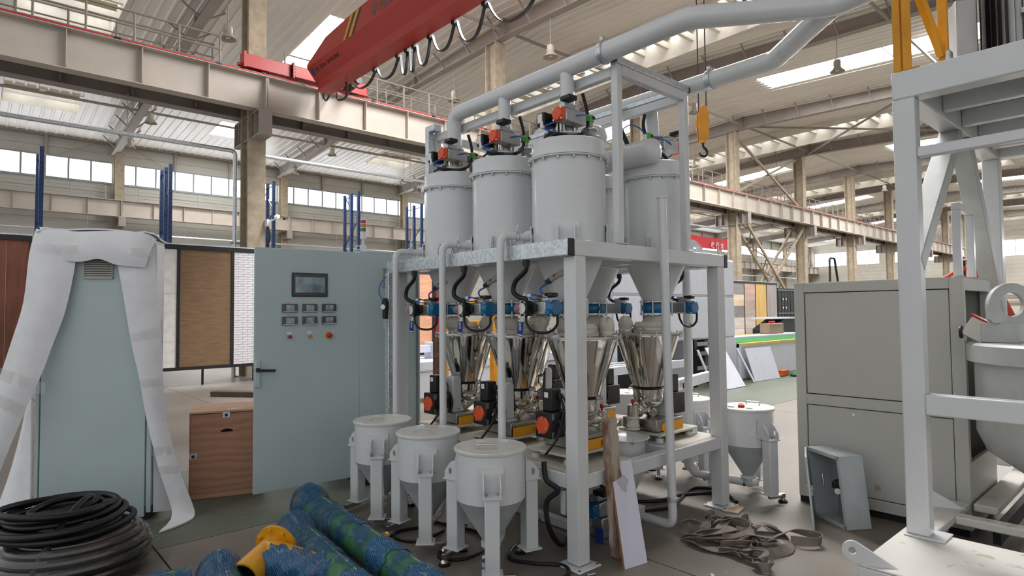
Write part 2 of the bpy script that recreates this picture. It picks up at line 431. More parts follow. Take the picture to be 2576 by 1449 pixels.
# ------------------------------------------------------------------ steel frame of the hall
def near_name(k): return ORD[k-1]
def ibeam(mb, p0, p1, h, bw, tf=.016, tw=.012, up=(0, 0, 1)):
    # straight I section, p0/p1 at mid height
    p0, p1 = Vector(p0), Vector(p1); d = (p1-p0).normalized(); u = Vector(up); s = d.cross(u).normalized()
    for off in (h/2-tf/2, -h/2+tf/2): mb.bar(p0+u*off, p1+u*off, bw, tf, up)
    mb.bar(p0, p1, tw, h-2*tf, up)
def columns():
    root = None
    for k, x in enumerate(XS):
        if x < -5 or x > XE: continue
        lab = ['brown rough coated column, first of the middle row, just outside the left edge',
               'brown rough coated column behind the cabinets, carrying the camera and the drop pipe',
               'brown rough coated column behind the big conveying pipe'][k] if k < 3 else \
              f'brown rough coated column of the middle row, {near_name(k-1)} from the left'
        t = thing('steel_column', lab, 'column', (x+.05, 15.65, 0), group='coated columns of the middle row')
        h = rafz(15.6)
        mb = MB(); mb.box(-.22, .22, -.27, -.22, 0, h); mb.box(-.22, .22, .22, .27, 0, h); mb.box(-.1, .1, -.22, .22, 0, h)
        mb.build('shaft', COLM, t, bevel=.012)
        mb = MB(); mb.box(-.16, .16, -.85, .95, 5.86, 5.9); mb.box(-.16, .16, -.85, .95, 6.46, 6.5); mb.box(-.02, .02, -.82, .92, 5.9, 6.46)
        mb.build('bracket', BEIGED, t)
        for y in (-.85, -.55, -.28, .28, .6, .93): MB().box(-.16, .16, y, y+.02, 5.9, 6.46).build('bracket_rib', BEIGED, t, smooth=False)
        MB().box(-.3, .3, -.35, .35, 0, .03).build('base_plate', BEIGED, t, smooth=False)
    for k, x in enumerate(XS):
        if x > XE: continue
        t = thing('wall_column', f'brown steel column against the window wall, {ORD[k]} from the left', 'column', (x+.15, 34.55, 0), group='columns of the window wall')
        h = rafz(34.55)
        mb = MB(); mb.box(-.2, .2, -.2, -.17, 0, h); mb.box(-.2, .2, .17, .2, 0, h); mb.box(-.05, .05, -.17, .17, 0, h); mb.build('shaft', COLM, t)
        mb = MB(); mb.box(-.15, .15, -.95, -.2, 5.75, 5.79); mb.box(-.15, .15, -.95, -.2, 6.16, 6.2); mb.box(-.02, .02, -.95, -.2, 5.79, 6.16); mb.box(-.15, .15, -.97, -.95, 5.75, 6.2)
        mb.build('bracket', BEIGED, t)
columns()

def girders():
    N = 11
    def seg(name, label, grp, y, z0, z1, bw, x0, m, rail, stif=6, front=-1):
        t = thing(name, label, 'girder', (x0, y, z0), group=grp)
        h = z1-z0
        MB().box(.004, 7.996, -.007, .007, .016, h-.016).build('web', m, t, smooth=False)
        MB().box(.004, 7.996, -bw/2, bw/2, h-.018, h).build('top_flange', m, t, smooth=False)
        MB().box(.004, 7.996, -bw/2*.86, bw/2*.86, 0, .018).build('bottom_flange', m, t, smooth=False)
        for i in range(stif+1):
            x = 8*i/stif; w = .008 if 0 < i < stif else .014
            x = min(max(x, .02), 7.98)
            MB().box(x-w, x+w, front*bw*.42, front*.007, .02 if i in (0, stif) else .05, h-.018).build('stiffener', m, t, smooth=False)
        if rail:
            MB().box(0, 8, -.04, .04, h, h+.1).build('crane_rail', mat('rail_steel', '6b625c', .5, .6), t, smooth=False)
            mb = MB(); mb.box(0, 8, -bw/2-.005, -bw/2+.03, h+.004, h+.032); mb.build('conductor_bar', RAILRED, t, smooth=False)
            for i in range(4): MB().box(.8+2*i, .92+2*i, -bw/2-.01, -bw/2+.035, h-.002, h+.045).build('bar_insulator', BLACK, t, smooth=False)
        return t
    a = seg('runway_girder', '', 'spans of the front crane runway', 15.1, 6.52, 7.36, .36, XS[0]+.15, BEIGE, True)
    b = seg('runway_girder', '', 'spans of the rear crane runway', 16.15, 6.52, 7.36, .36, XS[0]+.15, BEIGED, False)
    w = seg('wall_runway_girder', '', 'spans of the runway along the window wall', 33.8, 6.2, 6.98, .34, XS[0]+.15, BEIGE, False)
    for k in range(N):
        for o, y, z, txt in ((a, 15.1, 6.52, 'grey crane runway beam with red conductor bar'), (b, 16.15, 6.52, 'shaded runway beam behind the red-edged one'), (w, 33.8, 6.2, 'pale runway beam under the ribbon windows')):
            lb = f'{txt}, {ORD[k]} span from the left'
            if k == 0: o['label'] = lb
            else: dup(o, (XS[k]+.15, y, z), lb)
girders()
def walkways():
    RAILM = mat('taupe_handrail_paint', '8f857a', .55)
    t0 = None
    for k in range(11):
        lb = f'walkway handrail on the middle runway, {ORD[k]} bay from the left'
        if k == 0:
            t = t0 = thing('walkway_railing', lb, 'railing', (XS[0]+.9, 15.75, 7.36), group='handrails on the middle runway')
            for row, (y, off) in enumerate(((.1, 0), (.72, -.25))):
                for i in range(8): MB().tube((.02+i*.912+off*(0 < i < 7), y, 0), (.02+i*.912+off*(0 < i < 7), y, 1.07), .024, 8).build('post', RAILM, t)
                for z in (1.07, .74, .4, .1): MB().tube((0, y, z), (6.45, y, z), .02 if z < 1 else .026, 8).build('rail', RAILM, t)
            MB().box(-.8, 7.1, -.46, .6, 0, .02).build('walkway_plate', BEIGED, t, smooth=False)
        else: dup(t0, (XS[k]+.9, 15.75, 7.36), lb)
    t0 = None
    for k in range(11):
        lb = f'pale safety railing below the ribbon windows, {ORD[k]} bay from the left'
        if k == 0:
            t = t0 = thing('wall_railing', lb, 'railing', (XS[0]+.9, 34.1, 6.98), group='railings below the ribbon windows')
            RM = mat('pale_railing', 'a5a49c', .55)
            for i in range(6): MB().tube((i*1.33, 0, 0), (i*1.33, 0, .72), .022, 6).build('post', RM, t)
            for z in (.72, .56, .4, .24, .08): MB().tube((0, 0, z), (6.65, 0, z), .016, 6).build('rail', RM, t)
        else: dup(t0, (XS[k]+.9, 34.1, 6.98), lb)
walkways()

def rafters():
    ys = [-16, -9, -2, 6, 10.5, 15, 17.5, 20.4, 24.5, 28.6, 32, 35]
    base = thing('roof_rafter', 'grey roof rafter over the left edge, first from the left', 'roof beam', (XS[0], 0, 0), group='roof rafters')
    mb = MB(); mw = MB()
    for a, b in zip(ys, ys[1:]):
        for s, hw, w in ((1, .15, 0), (-1, .15, 0)):
            pass
        za, zb = rafz(a), rafz(b)
        mb.add([(-.15, a, za), (.15, a, za), (.15, b, zb), (-.15, b, zb), (-.15, a, za+.018), (.15, a, za+.018), (.15, b, zb+.018), (-.15, b, zb+.018)],
               [(0,1,2,3), (4,5,6,7), (0,1,5,4), (1,2,6,5), (2,3,7,6), (3,0,4,7)])
        ta, tb = roofz(a)-.04, roofz(b)-.04
        mw.add([(-.006, a, za), (-.006, b, zb), (-.006, b, tb), (-.006, a, ta), (.006, a, za), (.006, b, zb), (.006, b, tb), (.006, a, ta)], [(0,1,2,3), (4,5,6,7)])
    mb.build('bottom_flange', BEIGED, base, smooth=False); mw.build('web', BEIGED, base, smooth=False)
    y = -14.2
    while y < 34.5:
        for s in (-1, 1):
            MB().bar((s*.1, y, rafz(y)+.02), (s*.62, y, roofz(y)-.05), .05, .05, (0, 1, 0)).build('fly_brace', BEIGED, base, smooth=False)
        y += 1.55
    for y in (-9, 15., 20.4, 28.6, 6., -2):
        MB().box(-.15, .15, y-.012, y+.012, rafz(y)+.018, roofz(y)-.04).build('splice_plate', BEIGED, base, smooth=False)
        MB().tube((.15, y+.04, roofz(y)-.45), (7.85, y+.04, roofz(y)-.45), .055, 8).build('tie_tube', BEIGED, base) if y in (15., 28.6, 6.) else None
    for k in range(1, 11):
        dup(base, (XS[k], 0, 0), ['grey roof rafter crossing above the left railing, second from the left', 'grey roof rafter behind the crane cables, third from the left',
            'grey roof rafter behind the hoist ropes, fourth from the left'][k-1] if k < 4 else f'grey roof rafter in the distance, {ORD[k]} from the left')
rafters()

def bracing():
    BR = mat('tan_brace_steel', 'a4937c', .6, var=.08)
    t = thing('cross_brace', 'lattice cross brace between two columns below the runway', 'brace', (33.3, 15.65, 0))
    a, b, c, d = (29.62, 6.3), (36.98, 0.4), (36.98, 6.3), (29.62, .4)
    for (p, q) in ((a, b), (c, d)):
        for yy in (15.3, 15.95):
            yy += 0 if p is a else .1
            MB().bar((p[0], yy, p[1]), (q[0], yy, q[1]), .09, .14).build('brace_leg', BR, t, world=True, smooth=False)
        n = 9
        for i in range(n):
            f0, f1 = i/n, (i+1)/n; ya, yb = (15.3, 15.95) if i % 2 else (15.95, 15.3)
            MB().bar((p[0]+(q[0]-p[0])*f0, ya, p[1]+(q[1]-p[1])*f0), (p[0]+(q[0]-p[0])*f1, yb, p[1]+(q[1]-p[1])*f1), .05, .05).build('lacing_bar', BR, t, world=True, smooth=False)
    t = thing('diagonal_brace', 'crossed diagonal braces above the runway between two columns', 'brace', (33.3, 15.6, 7.5))
    for p, q in (((29.62, 10.5), (36.98, 7.6)), ((29.62, 7.6), (36.98, 10.5))):
        yo = 15.6 if p[1] > 9 else 15.73
        MB().bar((p[0], yo, p[1]), (q[0], yo, q[1]), .1, .12).build('brace_leg', BR, t, world=True, smooth=False)
    for j, (y0, y1) in enumerate(((15., 8.), (8., 1.))):
        t = thing('roof_cross_brace', ['crossed roof braces under the framed roof vents right of the hook', 'crossed roof braces partly behind the tall grey post'][j], 'brace', (33.3, (y0+y1)/2, 10.7))
        for p, q in ((y0, y1), (y1, y0)):
            zo = .5 if p > q else .6
            MB().bar((29.4, p, roofz(p)-zo), (37.1, q, roofz(q)-zo), .08, .08).build('brace_leg', BEIGED, t, world=True, smooth=False)
bracing()

def lamps():
    LM = mat('lamp_shade_grey', 'a39b8e', .5); LI = mat('lamp_inside', 'd9d6cc', .5)
    t0 = None
    L_ = [(5.25, 17.58, 9.15, 'bell pendant lamp left of the first column above the railing'), (5.25, 27., 9.05, 'bell pendant lamp under the leftmost rafter beyond the runway'),
          (5.25, 31.1, 8.95, 'bell pendant lamp nearest the window wall at left'), (13.25, 17.9, 9.3, 'bell pendant lamp above the handrail right of the crane'),
          (13.25, 28., 9.3, 'small bell pendant lamp just under the runway right of the column'), (13.25, 32.6, 9.2, 'bell pendant lamp near the window wall right of the column'),
          (13.25, 12.95, 9.35, 'bell pendant lamp directly above the conveying pipe'), (21.25, 7.6, 9.35, 'bell pendant lamp in front of the long bright roof light'),
          (21.25, 12.9, 9.3, 'bell pendant lamp behind the hoist ropes'), (21.25, 33., 9.2, 'bell pendant lamp beside the leftmost tank'),
          (29.25, 17.9, 9.3, 'small bell pendant lamp left of the upright frame at right'), (37.25, 17., 9.35, 'small bell pendant lamp behind the upper cross brace'),
          (37.25, 8.2, 9.35, 'small bell pendant lamp between two far columns'), (45.25, 13.5, 9.3, 'tiny bell pendant lamp by the far runway railing')]
    for i, (x, y, z, lb) in enumerate(L_):
        top = rafz(y)-z
        t = thing('pendant_lamp', lb, 'lamp', (x, y, z), group='bell pendant lamps')
        MB().tube((0, 0, .38), (0, 0, top), .012, 6).build('rod', BEIGED, t)
        MB().lathe([(.05, .4), (.1, .38), (.12, .3), (.12, .2), (.11, .17)], n=16).build('housing', LM, t)
        MB().lathe([(.1, .18), (.14, .1), (.2, .03), (.235, 0), (.225, 0), (.19, .035), (.13, .1), (.09, .17)], n=20).build('shade', LM, t)
        MB().lathe([(.001, .02), (.06, .03), (.07, .07), (.05, .12), (.03, .17)], n=12).build('bulb', LI, t)
lamps()

def crane():
    t = thing('overhead_crane', 'red overhead travelling crane girder with striped side and end carriage', 'crane', (6.4, 15.1, 7.46))
    X0, X1 = 6.15, 6.75; xc = 6.45
    top = [(14.4, 7.68), (13.35, 8.02), (12.4, 8.07), (11.3, 8.1), (-15., 8.1)]
    mb = MB()
    for (ya, za), (yb, zb) in zip(top, top[1:]):
        mb.add([(X0, ya, 7.6), (X0, yb, 7.6), (X0, yb, zb), (X0, ya, za), (X1, ya, 7.6), (X1, yb, 7.6), (X1, yb, zb), (X1, ya, za)], [(0,1,2,3), (4,5,6,7), (3,2,6,7)])
    mb.add([(X0, 14.4, 7.6), (X1, 14.4, 7.6), (X1, 14.4, 7.68), (X0, 14.4, 7.68)], [(0,1,2,3)])
    mb.build('girder_box', CRED, t, world=True, smooth=False)
    mb = MB()
    for s, x in ((1, X0), (-1, X1)):
        xi = xc-s*.1
        mb.add([(x, 14.4, 7.6), (x, -15, 7.6), (xi, -15, 7.24), (xi, 14.3, 7.24)], [(0,1,2,3)])
    mb.add([(X0, 14.4, 7.6), (X1, 14.4, 7.6), (xc+.1, 14.3, 7.24), (xc-.1, 14.3, 7.24)], [(0,1,2,3)])
    mb.build('lower_plates', CRED, t, world=True, smooth=False)
    mb = MB(); mb.box(xc-.1, xc+.1, -15, 14.2, 6.99, 7.24); mb.box(xc-.19, xc+.19, -15, 14.1, 6.955, 6.99); mb.build('hoist_beam', CRED, t, world=True, smooth=False)
    # end carriage on the rail
    for x0, x1, sub in ((4.9, 6.0, 0), (6.9, 8.1, 1)):
        MB().box(x0, x1, 14.98, 15.22, 7.5, 7.82).build('end_carriage', CRED, t, world=True, bevel=.01)
        xw = 5.35 if not sub else 7.75
        MB().tube((xw, 15.04, 7.54), (xw, 15.16, 7.54), .09, 16).build('wheel', BLACK, t, world=True)
    MB().box(6.0, 6.9, 14.9, 15.3, 7.5, 7.78).build('end_carriage', CRED, t, world=True, bevel=.01)
    MB().box(4.84, 4.9, 14.95, 15.25, 7.48, 7.86).build('end_plate', CRED, t, world=True, smooth=False)
    MB().tube((4.74, 15.1, 7.55), (4.84, 15.1, 7.55), .05, 12).build('buffer', CRED, t, world=True)
    MB().tube((8.1, 15.1, 7.55), (8.18, 15.1, 7.55), .05, 12).build('buffer', CRED, t, world=True)
    fl = MB().box(6.0, 6.04, 14.86, 15.0, 7.46, 7.86).build('bolted_flange', CRED, t, world=True, smooth=False)
    for i in range(4): MB().tube((5.98, 14.9, 7.53+.09*i), (6.06, 14.9, 7.53+.09*i), .025, 8).build('bolt', BLACK, t, world=True)
    mb = MB(); mb.tube((7.55, 14.98, 7.62), (7.55, 14.7, 7.62), .12, 16); mot = mb.build('travel_gearbox', mat('dark_green_cast', '2e3a34', .5), t, world=True)
    MB().tube((7.55, 14.7, 7.62), (7.55, 14.5, 7.64), .085, 16).build('travel_motor', ALU, t, world=True)
    MB().tube((7.55, 14.5, 7.64), (7.55, 14.38, 7.65), .095, 16).build('motor_fan_cover', BLACK, t, world=True)
    # stripes painted proud of the side plate
    YB = [12.47, 12.345, 12.215, 12.07, 11.96]; YT = [12.1, 11.975, 11.845, 11.7, 11.59]
    SB = mat('stripe_black', '2c2620', .5); SY = mat('stripe_yellow', 'd99a1e', .5)
    for i in range(4):
        e = X0-.003
        MB().add([(e, YB[i], 7.605), (e, YB[i+1], 7.605), (e, YT[i+1], 8.07), (e, YT[i], 8.07), (X0, YB[i], 7.605), (X0, YB[i+1], 7.605), (X0, YT[i+1], 8.07), (X0, YT[i], 8.07)],
                 [(0,1,2,3), (0,1,5,4), (1,2,6,5), (2,3,7,6), (3,0,4,7)]).build('warning_stripe', SY if i % 2 == 0 else SB, t, world=True, smooth=False)
    DK = mat('dark_lettering', '6e5a50', .6)
    off = -Vector(t.location)
    def wt(name, body, size, M, m, al='LEFT', b=0.):
        M = M.copy(); M.translation += off; return text_mesh(name, body, size, M, m, t, align=al, bold=b)
    wt('lettering', '中河商水', .30, M4((0, -1, 0), (0, 0, 1), (-1, 0, 0), (X0-.004, 11.2, 7.79)), DK, b=.006)
    sl = Vector((.2, 0, -.36)).normalized()   # down the slanted plate
    nrm = Vector((-sl.z, 0, sl.x)); nrm = nrm if nrm.x < 0 else -nrm
    p = Vector((X0, 0, 7.6))+sl*.16+nrm*.004
    wt('lettering', '5t  22.5m  2014/12/08', .13, M4((0, -1, 0), -sl, nrm, (p.x, 14.0, p.z)), mat('black_lettering', '30201f', .6), b=.002)
    MB().lathe([(0, 0), (.09, 0), (.09, .004), (0, .004)], c=(p.x, 14.2, p.z), n=20, R=frame(nrm)).build('round_badge', mat('badge_blue', '31365e', .5), t, world=True)
    MB().cbox((p.x, 14.06, p.z), (.12, .12, .004), Matrix((Vector((0, -1, 0)), -sl, nrm)).transposed()).build('name_plate', mat('dull_plate', '6b4a46', .5), t, world=True)
    # festoon cable loops under the beam
    CB = mat('flat_cable_black', '17171a', .45)
    hang = [13.05, 11.95, 10.98, 10.63, 10.36, 9.8, 9.0, 8.1, 6.6]; low = [6.72, 6.62, 6.5, 6.46, 6.47, 6.55, 6.45, 6.4]
    for i in range(len(hang)-1):
        y0, y1, zl = hang[i]-.04, hang[i+1]+.04, low[i]; n = 14; rows = []
        for k in range(n+1):
            u = k/n; s = abs(2*u-1)**2.6; y = (y0+y1)/2+(y0-y1)/2*(-(2*u-1))*(.55+.45*abs(2*u-1)) if False else y0+(y1-y0)*u
            z = zl+(6.96-zl)*s; rows.append([(xc+.22, y, z), (xc+.28, y, z)])
        MB().sheet(rows, .02).build('festoon_cable', CB, t, world=True)
        MB().box(xc+.17, xc+.3, y1-.09, y1+.01, 6.9, 7.0).build('cable_trolley', CB, t, world=True, smooth=False)
    MB().path(smooth_pts([(6.55, 13.1, 6.95), (6.7, 13.4, 6.75), (6.75, 13.9, 6.8), (6.9, 14.3, 7.05), (7.1, 14.8, 7.4)]), .03, 6).build('feed_cable', CB, t, world=True)
    MB().path(smooth_pts([(6.5, 14.2, 7.2), (6.62, 14.5, 7.05), (6.75, 14.6, 6.98), (6.85, 14.55, 7.2), (7., 14.85, 7.4)]), .025, 6).build('feed_cable', CB, t, world=True)
    MB().box(6.62, 6.8, 14.3, 14.5, 7.2, 7.5).build('junction_box', BLACK, t, world=True, bevel=.01)
    # hook block on its ropes
    t2 = thing('hoist_hook', 'yellow hook block hanging on two wire ropes', 'hook', (6.4, 3.78, 3.34))
    HY = mat('hook_yellow', 'e39a17', .4, coat=.3); RP = mat('wire_rope', '4b463f', .6, .5)
    for d in (-.035, .035): MB().tube((6.4+d*.7, 3.78-d, 3.8), (6.4+d*.7, 3.78-d, 6.9), .007, 6).build('wire_rope', RP, t2, world=True)
    R = Matrix((Vector((.75, -.66, 0)), Vector((0, 0, 1)), Vector((-.66, -.75, 0)))).transposed()
    outl = [(-.055, .12), (.055, .12), (.062, .28), (.06, .42), (.04, .5), (0, .535), (-.04, .5), (-.06, .42), (-.062, .28)]
    for s in (-.045, .03):
        M = R.to_4x4(); M.translation = Vector((6.4, 3.78, 3.42))+R@Vector((0, 0, s)); MB().prism(outl, .015, M).build('side_plate', HY, t2, world=True, bevel=.004)
    MB().lathe([(.0, -.03), (.075, -.03), (.06, -.01), (.06, .01), (.075, .03), (0, .03)], c=Vector((6.4, 3.78, 3.42))+R@Vector((0, .33, 0)), n=24, R=R).build('sheave', HY, t2, world=True)
    MB().tube((6.4, 3.78, 3.5), (6.4, 3.78, 3.58), .04, 14).build('swivel', HY, t2, world=True)
    c = Vector((6.4, 3.78, 3.40)); X = Vector((.75, -.66, 0)); Z = Vector((0, 0, 1))
    pts = [c+Z*.1, c+Z*.06]+[c+X*(.045*math.sin(a))+Z*(-.005+.05*math.cos(a)) for a in [i*PI/8 for i in range(1, 13)]]
    MB().path(pts, .016, 8, rs=[.014, .014]+[.017]*8+[.015, .012, .009, .006]).build('hook', BLACK, t2, world=True)
    MB().path([c+Z*.05-X*.012, c-X*.03+Z*.0, c-X*.045-Z*.02], .008, 6).build('safety_latch', ALU, t2, world=True)
crane()

def services():
    t = thing('drop_pipe', 'bright galvanised pipe hung below the runway and dropping beside the column', 'pipe', (4.98, 15.3, 0))
    MB().path(fillet([(-6, 15.9, 5.63), (4.95, 15.9, 5.63), (4.95, 15.9, 0)], .12), .05, 10).build('pipe_run', GALV, t, world=True)
    for x in (2.68,):
        for d in (-.05, .05): MB().tube((x+d, 15.9, 5.66), (x+d, 15.9, 6.55), .008, 6).build('hanger_rod', BEIGED, t, world=True)
    MB().box(4.86, 5.15, 15.86, 15.94, 3.3, 3.34).build('pipe_clamp', BEIGED, t, world=True)
    MB().tube((4.86, 15.9, 5.63), (4.86, 15.9, 5.63+.001), .06, 10).build('coupling', GALV, t, world=True) if False else None
    t = thing('overhead_pipe', 'galvanised pipe hung below the runway right of the column', 'pipe', (5.9, 15.9, 5.6))
    MB().tube((5.6, 15.9, 5.62), (29, 15.9, 5.62), .045, 10).build('pipe_run', GALV, t, world=True)
    for x in (9.9, 17.5, 25.):
        for d in (-.05, .16): MB().tube((x+d, 15.9, 5.6), (x+d, 15.9, 6.55), .008, 6).build('hanger_rod', BEIGED, t, world=True)
        MB().box(x-.12, x+.22, 15.83, 15.97, 5.53, 5.58).build('hanger_shoe', BEIGED, t, world=True)
    t = thing('wall_pipe', 'thin galvanised pipe along the foot of the window wall', 'pipe', (20, 33.2, 5.))
    MB().tube((-3, 33.2, 5.35), (80, 33.2, 5.35), .06, 8).build('pipe_run', GALV, t, world=True)
    for i in range(20): MB().tube((i*4., 33.2, 5.35), (i*4., 33.2, 6.2), .012, 6).build('hanger_rod', BEIGED, t, world=True)
    # girts and sag rods on the window wall
    t = thing('wall_stud_row', 'thin posts and sag rods on the wall above the ribbon windows', 'wall stud', (20, 34.9, 9))
    for k in range(11):
        x = XS[k]
        for d in (2.67, 5.33): MB().box(x+d-.05, x+d+.05, 34.86, 34.96, 8.97, 9.95).build('stud', BEIGED, t, world=True, smooth=False)
        MB().tube((x+.6, 34.88, 9.9), (x+2.3, 34.88, 9.0), .012, 5).build('sag_rod', BEIGED, t, world=True)
        MB().tube((x+7.4, 34.88, 9.9), (x+5.7, 34.88, 9.0), .012, 5).build('sag_rod', BEIGED, t, world=True)
    MB().box(-3, XE, 34.8, 34.95, 9.86, 10.0).build('eaves_strut', BEIGED, t, world=True, smooth=False)
    # camera on the column
    t = thing('security_camera', 'white bullet security camera on the coated column', 'camera', (5.6, 15.3, 3.8))
    MB().box(5.5, 5.56, 15.22, 15.4, 3.72, 3.9).build('mount_box', WHITEP, t, world=True, bevel=.01)
    MB().tube((5.56, 15.3, 3.84), (5.68, 15.22, 3.9), .02, 8).build('arm', WHITEP, t, world=True)
    MB().cbox((5.7, 15.1, 3.95), (.1, .36, .09), Matrix.Rotation(-.5, 3, 'Z') @ Matrix.Rotation(.25, 3, 'X')).build('camera_body', WHITEP, t, world=True, bevel=.02)
    MB().tube((5.8, 14.93, 3.9), (5.82, 14.9, 3.89), .035, 12).build('lens', BLACK, t, world=True)
    MB().path(smooth_pts([(5.55, 15.3, 3.75), (5.6, 15.28, 3.5), (5.58, 15.35, 3.2), (5.6, 15.36, 2.6)]), .02, 6).build('cable', BLACK, t, world=True)
    # pallet rack uprights
    RB = mat('rack_blue_paint', '1b3c6c', .45, var=.06)
    labs = ['single blue rack upright above the red-brown panels at left', 'blue rack frame between the wrapped cabinet and the coated column', 'blue rack upright right of the coated column', 'blue rack frame behind the signal tower', 'blue rack frame just left of the tanks']
    for x, zt, lb in zip((1.43, 4.52, 7.62, 10.74, 13.5), (6.1, 6.1, 6.0, 6.05, 5.9), labs):
        t = thing('rack_frame', lb, 'rack', (x, 20.5, 0), group='blue rack uprights')
        for i, y in enumerate((0, .55, 1.1)):
            if i == 1 and x < 2: continue
            mb = MB(); h = zt
            mb.box(-.05, .05, y-.05, y-.045, 0, h); mb.box(-.05, -.045, y-.045, y+.04, 0, h); mb.box(.045, .05, y-.045, y+.04, 0, h)
            mb.build('post', RB, t, smooth=False)
            hb = MB()
            for j in range(int(h/.15)):
                for dx in (-.022, .022): hb.box(dx-.009, dx+.009, y-.053, y-.05, .1+j*.15, .14+j*.15)
            hb.build('slot_row', BLACK, t, smooth=False)
        z = .3; s = 0
        while z < zt-.9:
            MB().bar((0, .03, z if s else z+.9), (0, 1.07, z+.9 if s else z), .03, .03).build('brace', RB, t, smooth=False); z += .95; s ^= 1
        for z in (.2, zt*.5, zt-.15): MB().bar((0, .03, z), (0, 1.07, z), .03, .03).build('brace', RB, t, smooth=False)
    # banner
    t = thing('hanging_banner', 'red hanging banner with white characters behind the tanks', 'banner', (48.3, 28, 6.9))
    BN = mat('banner_red', 'd3122b', .6); rows = [[(39+12.05*i/12, 28+.05*math.sin(i*.9), 7.86-.01*i*.1-j*.98+.02*math.sin(i*1.3)) for i in range(13)] for j in (0, .5, 1)]
    MB().sheet(rows, .01).build('cloth', BN, t, world=True)
    text_mesh('lettering', '收 行 水', .62, M4((1, 0, 0), (0, 0, 1), (0, -1, 0), (1.0, -.08, .27)), mat('banner_white', 'f2dfe0', .6), t, bold=.01)
    for x in (39.1, 45, 51): MB().tube((x, 28, 7.8), (x, 28, roofz(28)), .01, 5).build('cord', BEIGED, t, world=True)
services()
# ------------------------------------------------------------------ dosing plant
TY = (2.90, 3.57, 4.24); TXL, TXR = 3.13, 4.15
FX0, FX1, FY0, FY1 = 2.76, 4.53, 2.51, 4.66
CONDUIT = mat('black_corrugated_conduit', '0f0f11', .45, var=.1, scale=3)
def conduit(pts, r, name, parent, n=10, m=None, rib=True, world=False, step=.008):
    P = smooth_pts(pts, 10)
    if not rib: return MB().path(P, r, n).build(name, m or CONDUIT, parent, world=world)
    # resample and rib the hose
    Q = [P[0]]; acc = 0
    for a, b in zip(P, P[1:]):
        d = (b-a).length; k = max(1, round(d/step))
        for i in range(1, k+1): Q.append(a+(b-a)*i/k)
    rs = [r if i % 2 else r*.9 for i in range(len(Q))]
    return MB().path(Q, r, n, rs=rs).build(name, m or CONDUIT, parent, world=world, ang=80)

